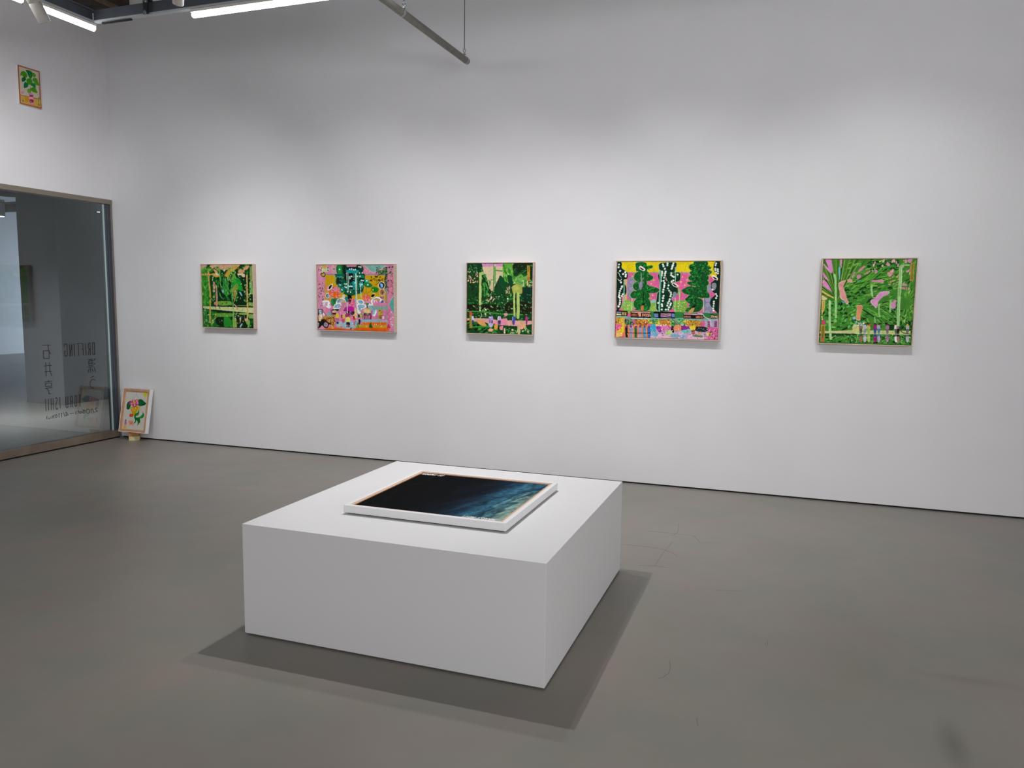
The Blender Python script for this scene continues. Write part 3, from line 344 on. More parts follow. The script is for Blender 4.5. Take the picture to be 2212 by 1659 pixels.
'p3':{'bg':'14401c','ops':[('f',31,170,['0e3216','1c6a26','145020','2c8432','0a2010'],[-5,-5,1014,997],50.1,20.0,60,60),('P','0c3a1c',[3,3,234,5,277,90,235,137,133,121,21,120]),('f',32,26,['4a8a50','2a7a34','5aa05a'],[21,19,269,137],25.0,10.0,120,30),('p','dac6a0',[234,5,553,4,564,230,505,184,448,292,406,385,339,354,243,82]),('p','d590c4',[227,5,411,5,411,45,243,48]),('p','d590c4',[436,5,553,5,554,43,441,45]),('P','0f3a1c',[277,152,338,323,322,432,237,432,245,292,219,214]),('f',33,40,['4a9a3a','2f8a30','6ab048'],[218,152,357,478],41.7,11.7,110,20),('p','2c8a34',[409,5,419,5,423,385,408,385]),('p','5aa848',[423,45,443,45,446,292,426,292]),('p','2c8a34',[440,93,546,100,546,115,441,107]),('s','2c8a34',10.0,[339,354,375,234,407,234]),('P','63a63c',[553,7,719,8,712,124,689,215,664,261,606,261,572,215]),('f',34,46,['3f8f2c','8cc060','2a7a24','5ca040'],[561,8,714,261],50.1,15.0,110,16),('P','14240f',[719,10,997,8,996,216,918,186,844,125,729,139]),('f',35,40,['1a5a28','0e3a18','3a8a40'],[727,17,992,201],41.7,8.3,20,30),('P','0e4a24',[505,176,555,200,607,292,665,338,624,384,523,323,493,238]),('P','0c4424',[465,307,481,276,515,338,521,477,501,555,475,509]),('P','0e4424',[622,169,688,185,722,246,690,323,640,277]),('P','74b04c',[705,200,771,185,828,155,869,186,918,171,919,247,847,323,773,307,706,261]),('f',36,40,['8fc868','5aa04a','a8d880','3c8a3a'],[704,162,995,353],38.4,16.7,30,60),('P','0a3020',[847,353,994,338,998,552,891,545,849,476]),('f',37,130,['2a8a34','52a850','1a6028','7cc070','0b2412'],[6,417,1000,682],20.0,10.9,10,60),('P','1a160c',[7,590,476,586,477,680,7,677]),('f',38,60,['2a7a34','7aba68','0e4018'],[6,558,645,686],21.7,11.7,10,60),('P','1b1a0c',[627,554,998,559,1001,705,628,693]),('f',39,44,['2f8038','8cc480','124a1e'],[635,554,1001,705],20.0,10.0,10,60),('S','4a9a3a',18.4,[7,688,222,690,393,704,562,718,853,722]),('f',40,60,['205a24','5aa048','0c2410','8cb870'],[7,716,994,774],21.7,10.0,0,50),('p','dfa49c',[3,787,326,783,478,804,998,805,999,851,814,885,479,875,223,839,4,827]),('f',41,60,['1c6426','0b2410','4a9a3c','2a7a2c'],[3,835,480,988],50.1,18.4,10,30),('f',42,60,['1c6426','0b2410','4a9a3c'],[479,898,997,994],33.4,15.0,10,40),('S','3f9a34',18.4,[95,913,224,906,395,907]),('P','dba060',[146,817,240,808,309,885,250,894,189,864]),('P','e0b080',[361,924,412,939,395,970,336,964]),('P','e0a040',[428,876,479,867,480,922,437,938]),('P','e8909c',[513,898,564,889,556,944,514,937]),('P','e890a8',[394,829,613,779,597,873,479,867]),('P','dcb070',[813,838,871,845,913,891,856,900]),('P','e89a9c',[781,885,872,892,856,931,790,909]),('P','c8c480',[781,901,823,908,824,993,791,994]),('P','d8c4a0',[577,928,598,920,598,990,577,990]),('S','b8cc78',36.7,[205,144,207,276,207,432,204,584]),('s','d0dc98',6.7,[220,152,223,588]),('P','a8c470',[209,136,243,113,269,145,227,168]),('P','a8b050',[698,323,772,292,839,323,848,415,807,430,758,415,725,446,699,384]),('P','b8c060',[711,323,764,311,798,353,757,384,716,369]),('S','b4cc74',30.0,[730,423,730,546,733,661,738,754]),('S','b4cc74',43.4,[784,430,790,584,790,699,789,761]),('P','12240f',[746,461,760,461,761,684,751,684]),('p','c09a38',[916,34,957,34,960,231,919,231]),('s','6a4a14',10.0,[939,49,940,110]),('P','b07a3a',[919,193,959,193,956,247,924,247]),('s','d8c890',20.0,[924,254,929,307]),('p','9a8a34',[42,731,83,731,85,929,43,929]),('e','d84448',[63,717],25.0,25.0,0),('d','dce8b0',14.2,[210,631,205,667,291,721,295,660,630,500]),('e','2a6a2a',[210,631],6.7,6.7,0),('f',43,26,['e0b890','e8c8a0','d8a080'],[4,112,168,276],21.7,10.0,70,60),('f',44,14,['e0b090','e8c8a0'],[590,323,666,423],21.7,10.0,80,40),('f',45,16,['e0a898','e8c0a8'],[297,393,459,540],25.0,11.7,50,60),('f',46,14,['d8a890','b8c890'],[854,262,1003,338],20.0,10.0,60,60),('P','e0b0a0',[368,354,406,354,398,389,373,385]),('P','a890c8',[344,759,371,755,377,814,346,814]),('P','7a6ab0',[350,814,372,814,367,869,354,869]),('P','b8a0d0',[378,759,405,755,411,813,380,814]),('P','4a3a7a',[384,814,406,813,401,868,388,868]),('P','e0d8e8',[480,757,506,753,512,812,482,812]),('P','5a3a5a',[485,812,507,812,503,867,489,867]),('P','c8b0c8',[501,757,528,753,533,811,503,812]),('P','26307a',[506,812,528,811,524,866,510,866]),('P','8a90c8',[702,755,728,750,734,809,704,809]),('P','1c2a6a',[707,809,729,809,725,863,712,863]),('P','3050a0',[718,754,745,750,751,808,721,809]),('P','6a5ab0',[724,809,746,808,742,863,728,863]),('P','b83088',[903,752,929,748,935,806,905,806]),('P','7a2a7a',[909,806,930,806,926,860,913,860]),('P','c8d0f0',[78,763,106,758,112,817,80,818]),('P','2a3a8a',[84,818,106,817,102,873,88,873]),('P','b8b0d0',[335,853,411,860,395,907,361,908]),('e','f0f0f8',[364,771],10.0,10.0,0),('P','e898a8',[578,710,628,701,621,740,587,741]),('f',47,20,['c8d0a0','e0d0a8'],[648,911,981,990],16.7,10.0,60,60),('S','c8dca0',8.3,[197,793,231,745,222,706]),('f',48,60,['f0f0d0','a8d890'],[3,11,993,736],5.8,5.0,0,60)]},
'p4':{'bg':'e0609a','ops':[('p','e6cf10',[0,0,1000,0,1006,297,881,157,880,138,-1,145]),('p','b0909a',[-1,134,909,134,909,151,-1,148]),('p','e0609a',[-1,148,904,151,891,643,2,656]),('p','e0b080',[66,152,103,152,110,532,67,532]),('P','9a90ac',[116,224,183,217,193,394,188,474,140,491,108,410]),('P','8a86a8',[867,454,931,462,932,690,863,691,854,565]),('P','a098b4',[885,297,926,313,917,391,882,360]),('e','7a7694',[154,265],30.5,25.8,0),('e','a8a2bc',[154,265],23.5,19.4,0),('e','8a86a4',[154,265],14.1,11.7,0),('e','aaa4c0',[154,265],7.0,5.9,0),('e','7a7694',[149,353],30.5,25.8,0),('e','a8a2bc',[149,353],23.5,19.4,0),('e','8a86a4',[149,353],14.1,11.7,0),('e','aaa4c0',[149,353],7.0,5.9,0),('e','7a7694',[891,485],30.5,25.8,0),('e','a8a2bc',[891,485],23.5,19.4,0),('e','8a86a4',[891,485],14.1,11.7,0),('e','aaa4c0',[891,485],7.0,5.9,0),('e','7a7694',[891,556],30.5,25.8,0),('e','a8a2bc',[891,556],23.5,19.4,0),('e','8a86a4',[891,556],14.1,11.7,0),('e','aaa4c0',[891,556],7.0,5.9,0),('e','7a7694',[891,643],30.5,25.8,0),('e','a8a2bc',[891,643],23.5,19.4,0),('e','8a86a4',[891,643],14.1,11.7,0),('e','aaa4c0',[891,643],7.0,5.9,0),('e','7a7694',[151,442],30.5,25.8,0),('e','a8a2bc',[151,442],23.5,19.4,0),('e','8a86a4',[151,442],14.1,11.7,0),('e','aaa4c0',[151,442],7.0,5.9,0),('d','f8d878',5.3,[155,188,344,285,370,241,362,437,411,465,345,473,633,258,608,313,669,305,690,234,703,360,646,195,669,408]),('s','f4cc80',2.3,[141,188,170,188]),('s','f4cc80',2.3,[155,169,156,208]),('s','f4cc80',2.3,[330,285,358,285]),('s','f4cc80',2.3,[344,266,344,304]),('s','f4cc80',2.3,[355,241,384,241]),('s','f4cc80',2.3,[369,222,370,260]),('s','f4cc80',2.3,[348,437,377,437]),('s','f4cc80',2.3,[362,418,363,456]),('s','f4cc80',2.3,[619,262,647,262]),('s','f4cc80',2.3,[632,243,633,281]),('s','f4cc80',2.3,[597,313,625,313]),('s','f4cc80',2.3,[610,294,611,332]),('s','f4cc80',2.3,[655,305,683,305]),('s','f4cc80',2.3,[669,286,670,324]),('s','f4cc80',2.3,[676,234,704,234]),('s','f4cc80',2.3,[690,215,691,253]),('P','a0c0c4',[335,530,370,489,418,513,454,537,335,554]),('P','8ab848',[53,598,73,524,122,499,171,539,173,637,125,679,69,638]),('P','8ab848',[335,570,371,530,413,553,427,634,374,683,337,651]),('P','7cae3c',[561,520,607,503,660,495,696,535,698,614,670,662,636,695,588,648,563,600]),('P','9ab870',[597,345,627,360,630,456,605,408]),('f',51,46,['c4e0a0','d8f0c0'],[67,524,167,637],5.3,5.3,0,0),('f',52,40,['c4e0a0','d8f0c0'],[572,520,693,646],5.3,5.3,0,0),('f',53,20,['c4e0a0'],[347,554,415,650],5.3,5.3,0,0),('P','9ac06a',[186,9,288,10,295,57,352,45,353,83,303,99,291,133,195,124,188,81]),('P','9ac06a',[170,167,214,125,303,125,330,168,368,193,357,235,319,252,204,261,168,218]),('P','9ac06a',[162,296,218,253,295,245,309,296,335,321,273,398,221,398,169,355]),('P','9ac06a',[278,318,355,318,425,352,420,394,357,412,281,412,241,369]),('P','9ac06a',[136,426,171,383,248,391,312,399,338,442,314,485,199,485,147,469]),('P','9ac06a',[172,530,210,478,312,469,349,537,341,597,252,624,187,608]),('P','9ac06a',[183,629,250,594,340,593,322,640,251,641]),('P','0c5a22',[191,13,287,14,294,58,347,46,348,82,301,97,290,129,199,121,192,81]),('P','0c5a22',[176,168,217,129,302,129,326,169,363,193,352,233,316,249,208,257,174,217]),('P','0c5a22',[166,297,220,257,292,249,305,297,330,321,271,393,223,394,174,353]),('P','0c5a22',[282,321,354,321,420,353,415,393,356,409,284,409,247,369]),('P','0c5a22',[142,426,174,386,247,393,308,401,333,441,309,482,201,482,152,467]),('P','0c5a22',[177,531,213,482,309,474,344,538,336,594,252,620,191,604]),('P','0c5a22',[188,629,251,595,336,594,319,639,252,640]),('f',60,22,['0f8a2e','0a4a1c','18962f','07381a'],[225,36,320,106],17.6,8.2,60,60),('f',61,22,['0f8a2e','0a4a1c','18962f','07381a'],[213,155,328,232],17.6,8.2,60,60),('f',62,22,['0f8a2e','0a4a1c','18962f','07381a'],[198,277,298,363],17.6,8.2,60,60),('f',63,22,['0f8a2e','0a4a1c','18962f','07381a'],[284,342,390,394],17.6,8.2,60,60),('f',64,22,['0f8a2e','0a4a1c','18962f','07381a'],[175,406,291,464],17.6,8.2,60,60),('f',65,22,['0f8a2e','0a4a1c','18962f','07381a'],[210,506,311,592],17.6,8.2,60,60),('f',66,22,['0f8a2e','0a4a1c','18962f','07381a'],[225,607,314,632],17.6,8.2,60,60),('P','9ac06a',[744,0,872,2,880,64,910,72,905,97,851,113,772,95]),('P','9ac06a',[700,61,733,28,782,45,785,120,717,111]),('P','9ac06a',[713,123,828,91,914,116,915,158,856,190,758,190,715,165]),('P','9ac06a',[699,194,747,169,881,178,895,228,835,261,737,252,700,227]),('P','9ac06a',[689,265,762,248,883,240,897,290,850,331,739,306,695,290]),('P','9ac06a',[644,360,707,318,769,326,772,409,698,427,648,393]),('P','9ac06a',[749,325,870,308,885,374,911,424,900,466,802,458,758,408]),('P','9ac06a',[679,471,745,403,795,436,809,503,749,554,686,513]),('P','9ac06a',[710,566,793,465,849,498,846,599,810,637,772,599]),('P','9ac06a',[680,635,713,588,774,579,825,612,801,646,709,647]),('P','0c5420',[750,4,870,5,878,64,907,72,902,95,851,110,776,94]),('P','0c5420',[703,62,734,31,780,47,782,117,719,109]),('P','0c5420',[719,124,828,94,908,118,909,157,853,188,761,187,720,164]),('P','0c5420',[704,195,749,172,876,180,889,227,833,258,740,250,705,226]),('P','0c5420',[694,266,763,250,878,242,891,289,846,329,742,305,701,289]),('P','0c5420',[647,360,707,321,766,329,768,407,699,423,651,392]),('P','0c5420',[754,329,869,313,882,375,907,422,896,462,804,455,762,407]),('P','0c5420',[683,471,745,407,792,439,806,502,749,550,690,511]),('P','0c5420',[714,566,793,470,846,502,843,596,809,632,774,597]),('P','0c5420',[684,634,715,590,773,581,820,613,798,645,711,646]),('f',80,26,['0f862c','0a4218','158a2c','07341a'],[800,31,895,95],17.6,8.2,60,60),('f',81,26,['0f862c','0a4218','158a2c','07341a'],[719,47,768,99],17.6,8.2,60,60),('f',82,26,['0f862c','0a4218','158a2c','07341a'],[757,119,872,176],17.6,8.2,60,60),('f',83,26,['0f862c','0a4218','158a2c','07341a'],[729,189,841,241],17.6,8.2,60,60),('f',84,26,['0f862c','0a4218','158a2c','07341a'],[728,255,848,307],17.6,8.2,60,60),('f',85,26,['0f862c','0a4218','158a2c','07341a'],[670,341,743,403],17.6,8.2,60,60),('f',86,26,['0f862c','0a4218','158a2c','07341a'],[793,350,886,439],17.6,8.2,60,60),('f',87,26,['0f862c','0a4218','158a2c','07341a'],[706,437,782,522],17.6,8.2,60,60),('f',88,26,['0f862c','0a4218','158a2c','07341a'],[755,512,838,609],17.6,8.2,60,60),('f',89,26,['0f862c','0a4218','158a2c','07341a'],[709,599,792,637],17.6,8.2,60,60),('P','a8b890',[425,15,574,9,582,75,571,125,553,158,454,175,414,90]),('P','a8b890',[407,164,456,122,484,232,509,249,510,299,475,400,430,367,422,265]),('P','a8b890',[488,151,612,135,629,194,615,252,541,277,503,252]),('P','a8b890',[480,276,555,268,600,327,605,411,547,462,483,412]),('P','a8b890',[415,386,512,369,552,453,541,538,494,644,411,646,396,530]),('P','a8b890',[488,526,550,483,565,568,529,640,453,641]),('P','06301c',[430,19,571,13,578,76,568,123,551,155,457,170,420,91]),('P','06301c',[410,170,456,130,482,234,506,249,508,297,475,393,432,361,424,265]),('P','06301c',[492,154,609,139,625,195,612,250,542,273,506,249]),('P','06301c',[484,281,554,273,597,329,602,408,547,456,487,409]),('P','06301c',[418,393,510,377,547,456,537,536,493,637,415,638,401,529]),('P','06301c',[490,528,548,488,562,568,528,636,457,637]),('f',100,14,['0a4426','042416','0c5030'],[462,45,560,140],17.6,8.2,60,60),('f',101,14,['0a4426','042416','0c5030'],[431,184,492,341],17.6,8.2,60,60),('f',102,14,['0a4426','042416','0c5030'],[524,170,605,250],17.6,8.2,60,60),('f',103,14,['0a4426','042416','0c5030'],[509,304,581,414],17.6,8.2,60,60),('f',104,14,['0a4426','042416','0c5030'],[428,431,521,587],17.6,8.2,60,60),('f',105,14,['0a4426','042416','0c5030'],[484,527,550,616],17.6,8.2,60,60),('P','a8b0a0',[0,6,45,11,50,79,109,144,104,216,68,240,100,345,96,426,54,475,58,557,32,643,7,639]),('P','05241a',[2,16,46,20,50,86,107,149,103,219,68,243,99,344,95,423,54,471,58,550,33,633,9,629]),('P','a8b0a0',[942,10,995,11,1011,649,977,650,917,564,920,485,958,422,928,375,913,282,946,235,967,173,933,95]),('P','05241a',[942,20,994,20,1009,640,976,640,918,557,921,480,958,419,929,374,915,283,946,238,966,177,934,102]),('S','1a120c',8.2,[271,393,272,458,275,555]),('P','0a0a06',[260,571,274,530,290,555,275,571]),('P','0a0a06',[738,590,778,550,773,589]),('f',120,190,['a8e88a','d0f0a8','7ad070'],[167,16,373,634],2.9,2.9,0,0),('f',121,220,['a8e88a','d0f0a8','7ad070'],[675,15,907,627],2.9,2.9,0,0),('d','f4fcf0',10.0,[18,35,16,71,32,119,83,137,91,168,88,192,63,160,54,329,44,354,37,382,31,410,29,439,38,476,56,451,66,428,26,459,39,508,38,537,34,561,25,590,43,269,57,321]),('d','f4fcf0',10.0,[495,20,495,44,553,21,548,44,543,68,538,92,451,36,457,59,473,91,481,127,477,150,474,178,470,206,447,130,448,154,443,178,434,202,435,225,441,249,465,249,475,277,472,305,470,329,465,361,463,393,536,147,534,174,546,186,561,198,598,167,559,242,542,257,514,305,509,345,522,377,537,400,540,424,535,448,530,488,525,512,514,536,509,568,495,621,519,620,527,592,538,560,541,540,455,553,458,577,456,621,432,597,470,445,465,473,463,505,419,537]),('d','f0fbec',9.4,[956,26,951,49,950,91,973,99,953,111,974,122,957,142,975,153,933,356,966,414,976,438,968,465,949,509,950,536,948,564,945,595,950,623]),('d','9ac8b0',2.9,[18,35,16,71,32,119,83,137,91,168,88,192,63,160,54,329,44,354,37,382,31,410,29,439,38,476,56,451,66,428,26,459,39,508,38,537,34,561,25,590,43,269,57,321]),('d','9ac8b0',2.9,[495,20,495,44,553,21,548,44,543,68,538,92,451,36,457,59,473,91,481,127,477,150,474,178,470,206,447,130,448,154,443,178,434,202,435,225,441,249,465,249,475,277,472,305,470,329,465,361,463,393,536,147,534,174,546,186,561,198,598,167,559,242,542,257,514,305,509,345,522,377,537,400,540,424,535,448,530,488,525,512,514,536,509,568,495,621,519,620,527,592,538,560,541,540,455,553,458,577,456,621,432,597,470,445,465,473,463,505,419,537]),('d','9ac8b0',2.9,[956,26,951,49,950,91,973,99,953,111,974,122,957,142,975,153,933,356,966,414,976,438,968,465,949,509,950,536,948,564,945,595,950,623]),('S','f4f4ee',5.9,[8,139,24,159,33,192,46,200]),('S','f4f4ee',5.9,[12,224,31,248,49,224]),('s','a8d8c0',15.3,[426,114,435,249,433,409,433,650,437,836]),('s','3a9a7a',8.2,[428,122,435,249,438,650,437,836]),('s','b0d8b8',8.2,[572,76,579,265]),('s','b8dcb8',7.0,[581,456,583,648]),('s','b8dca0',5.9,[622,392,622,599]),('s','a8d8b0',11.7,[75,248,80,565]),('s','3f9a80',5.3,[75,248,80,565]),('s','b0d8b0',8.2,[158,475,160,645]),('s','c0e0a8',5.9,[850,470,856,644]),('P','f6e8e0',[219,65,237,53,261,73,280,93,274,121,250,113,226,93]),('P','0a0808',[225,74,243,78,265,99,268,111,250,105,235,89]),('P','f6e8e0',[543,277,560,265,584,285,602,305,597,333,573,325,549,305]),('P','0a0808',[549,287,566,290,587,311,591,323,573,317,558,301]),('P','f6e8e0',[922,184,938,173,962,192,979,212,975,239,952,231,928,211]),('P','0a0808',[928,194,945,197,965,217,969,230,951,223,937,208]),('P','8a90a0',[232,265,256,265,258,329,241,369,221,321]),('P','8c8e9c',[925,282,959,274,966,321,950,367,926,328]),('P','8a90a0',[563,392,593,400,588,456,559,464]),('S','d08a80',5.3,[267,209,253,241,269,273]),('s','9aa8b0',7.0,[242,145,246,193,244,265]),('p','6fae9a',[0,726,994,729,995,760,0,763]),('p','2c7a40',[167,645,994,658,994,721,169,735]),('p','0c0c10',[3,643,118,647,120,720,4,717]),('p','9ec8cc',[4,717,120,719,115,727,9,725]),('p','8a90b8',[7,660,54,659,54,675,7,676]),('p','f0eca0',[7,684,55,684,55,704,7,705]),('p','d8c070',[60,663,110,664,110,705,61,704]),('p','0c0c10',[149,650,349,652,351,737,151,735]),('p','9ec8cc',[151,735,351,735,347,743,156,743]),('p','e8a890',[155,654,346,657,347,669,156,667]),('p','c06a48',[153,680,217,681,218,718,154,717]),('p','e8a080',[223,669,253,670,254,719,224,718]),('p','e8a080',[265,680,347,682,348,717,266,717]),('p','0c0c10',[376,650,585,652,587,737,378,735]),('p','9ec8cc',[378,735,587,735,583,743,383,743]),('p','6a88b8',[380,675,422,676,423,723,381,722]),('p','6a88b8',[553,672,582,673,584,720,554,719]),('p','f0b8d8',[446,674,547,675,547,685,446,683]),('p','e8b0d4',[446,691,547,693,548,701,446,700]),('p','f0b8d8',[447,709,548,711,548,719,447,717]),('p','0c0c10',[666,670,854,672,856,736,668,734]),('p','9ec8cc',[668,734,856,734,852,742,673,742]),('p','e8a8c0',[669,666,845,672,846,684,670,680]),('p','d88a60',[671,696,736,698,737,725,672,723]),('p','e08a60',[782,697,849,699,850,726,783,724]),('p','0c0c10',[920,674,992,678,994,729,922,726]),('p','9ec8cc',[922,726,994,728,989,736,927,734]),('p','e0cc90',[924,686,990,688,991,719,925,719]),('t','SIGN',[156,685],14.1,22.3,3.5,'1a0c08'),('t','DAY',[278,686],17.6,21.1,3.5,'1a0c08'),('t','SUSHI',[677,701],11.7,16.4,2.9,'200c08'),('t','FISH',[785,702],12.9,16.4,2.9,'200c08'),('t','SODA',[927,692],14.1,17.6,2.9,'1a1008'),('t','CAFE',[64,670],10.6,21.1,2.9,'1a1408'),('p','b06a28',[194,751,315,753,311,847,202,849]),('p','c88a30',[442,746,537,749,536,842,450,839]),('p','cf9a3a',[691,754,836,755,833,827,690,826]),('p','d0a030',[3,738,59,737,60,827,5,829]),('f',130,60,['8a4a18','e0b050','5a2c0c','f0d060'],[194,755,317,842],10.6,5.9,0,80),('f',131,40,['8a4a18','e0b050','b87a20'],[448,750,536,838],10.6,5.9,0,80),('f',132,60,['8a5a18','f0c850','b8801c'],[691,758,836,823],11.7,5.9,0,80),('f',133,20,['7a2c18','f0c850'],[6,742,59,823],10.6,5.9,0,80),('p','e8d020',[59,737,96,736,92,901,69,984,7,998,6,928,55,885]),('p','e6d22a',[315,749,339,740,377,804,329,814]),('p','e6d22a',[394,780,430,743,443,811,402,845]),('p','e6d22a',[543,753,586,792,569,841,539,842]),('p','e6d22a',[656,767,691,750,692,806]),('f',134,60,['1a7a3a','2f9a4a','0c4a20'],[90,753,183,833],15.3,8.2,60,60),('f',135,80,['1a7a3a','2f9a4a','7ac880'],[543,745,687,822],15.3,8.2,60,60),('f',136,30,['1a7a3a','2f9a4a'],[327,749,419,812],15.3,8.2,60,60),('p','b0a8c0',[871,747,994,737,996,839,874,834]),('p','1a1018',[897,762,921,762,924,833,900,834]),('p','e070b8',[900,767,908,767,908,783,901,783]),('p','e070b8',[901,789,909,789,909,805,902,805]),('p','e070b8',[902,811,909,811,910,827,902,827]),('p','e070b8',[911,767,919,766,919,782,912,782]),('p','e070b8',[912,789,919,789,920,805,913,805]),('p','e070b8',[913,811,920,811,921,827,913,827]),('p','1a1018',[961,761,985,760,987,832,963,832]),('p','e070b8',[964,766,971,765,972,781,964,781]),('p','e070b8',[964,788,972,788,972,803,965,804]),('p','e070b8',[965,810,972,810,973,826,966,826]),('p','e070b8',[974,765,982,765,982,781,975,781]),('p','e070b8',[975,788,983,787,983,803,976,803]),('p','e070b8',[976,810,983,810,984,825,976,826]),('p','c8a8c8',[98,843,897,834,902,985,100,1000]),('p','e06ab0',[342,846,699,838,700,886,343,895]),('p','e8b8d0',[356,943,871,938,873,998,357,1005]),('P','e8884c',[85,852,104,835,104,1000,89,1000]),('P','101410',[99,868,116,843,134,867,134,933,131,999,107,1000,102,934]),('e','7a2c7a',[116,855],9.4,10.6,0),('s','101014',2.9,[101,938,135,937]),('P','e8884c',[125,851,144,834,144,998,129,999]),('P','9a98b4',[139,867,156,842,174,866,174,932,171,998,147,998,142,933]),('e','7a2c7a',[156,854],9.4,10.6,0),('s','101014',2.9,[141,937,175,936]),('P','e8884c',[178,849,196,833,196,997,182,997]),('P','1c6a38',[191,866,208,841,226,865,226,930,223,996,199,997,194,931]),('e','7a2c7a',[208,853],9.4,10.6,0),('s','101014',2.9,[193,935,227,934]),('P','e8884c',[217,849,235,832,236,996,222,996]),('P','a8a0bc',[231,865,248,840,265,864,265,929,263,995,239,996,234,930]),('e','7a2c7a',[248,852],9.4,10.6,0),('s','101014',2.9,[232,934,267,933]),('P','e8884c',[263,848,281,831,281,995,267,995]),('P','38a0cc',[277,864,293,839,311,863,311,928,309,994,284,995,279,929]),('e','7a2c7a',[293,851],9.4,10.6,0),('s','101014',2.9,[278,933,312,932]),('P','e8884c',[305,847,323,830,324,993,310,994]),('P','3a6ac0',[319,863,336,838,353,862,353,927,351,993,327,993,322,928]),('e','7a2c7a',[336,850],9.4,10.6,0),('s','101014',2.9,[321,932,355,931]),('P','38a8c8',[348,838,377,813,402,836,404,926,356,927]),('P','e8b0d8',[414,828,462,835,451,892,421,893]),('P','9a2a98',[408,844,462,851,458,916,428,909]),('P','e878b8',[462,835,545,841,547,914,470,916]),('P','101010',[551,841,578,833,580,913,556,914]),('P','e89058',[581,833,640,823,642,896,582,889]),('P','8a2a88',[651,823,722,838,724,894,659,895]),('P','60c8c0',[656,887,759,877,760,917,666,919]),('P','1c2c24',[787,836,897,842,887,898,794,892]),('P','a04a20',[747,885,782,876,778,932,754,925]),('P','e8d020',[734,837,780,820,782,868,741,877]),('P','b8d080',[499,891,559,898,560,946,506,948]),('P','70b0c8',[355,919,422,917,417,974,363,968]),('P','80b0c0',[554,938,631,944,626,985,561,987]),('P','80b0d0',[637,952,702,951,691,991,650,992]),('P','e8a080',[789,916,841,907,842,939,796,940]),('P','5a8a5a',[766,941,854,947,849,971,773,965]),('P','e8d020',[899,913,934,905,929,945,900,945]),('f',137,120,['e8c0d8','c898c8','f0d8e8','201828','5a4a7a','e070a8','78b0c8'],[354,854,890,994],10.6,4.1,20,70),('f',138,50,['14101c','8a8498','3a2c3c','c8c0d0'],[874,858,997,995],12.9,4.7,70,60),('S','e07890',7.0,[120,728,71,761,90,786,48,819,67,844,30,878]),('f',139,40,['e84a68','f0a0b0','f8d8d8','d83050'],[5,837,63,976],9.4,5.3,30,80),('S','d8d8e0',7.0,[805,660,845,668,870,707,917,746,931,817]),('P','c87a48',[251,587,275,571,276,632,252,632]),('P','c89a58',[733,614,768,589,752,653,711,654]),('f',140,20,['f0e8e8','e0c8c8'],[443,811,711,834],7.0,7.0,0,0),('f',190,150,['f0e0f0','201020','f8f0f8','6a4a8a','3a8ab0','e05a90'],[97,831,902,993],8.2,2.9,60,80),('f',191,60,['100c10','f0c070','2a7a40'],[3,746,873,826],7.0,2.9,80,40),('S','6a9a78',2.3,[430,19,571,13,578,76,568,123,551,155]),('S','6a9a78',2.3,[410,170,456,130,482,234,506,249,508,297]),('S','6a9a78',2.3,[492,154,609,139,625,195,612,250,542,273]),('S','6a9a78',2.3,[484,281,554,273,597,329,602,408,547,456]),('S','6a9a78',2.3,[418,393,510,377,547,456,537,536,493,637]),('S','6a9a78',2.3,[490,528,548,488,562,568,528,636,457,637]),('s','101010',4.1,[99,938,356,937]),('s','f0f0f0',2.9,[151,745,352,745])]},
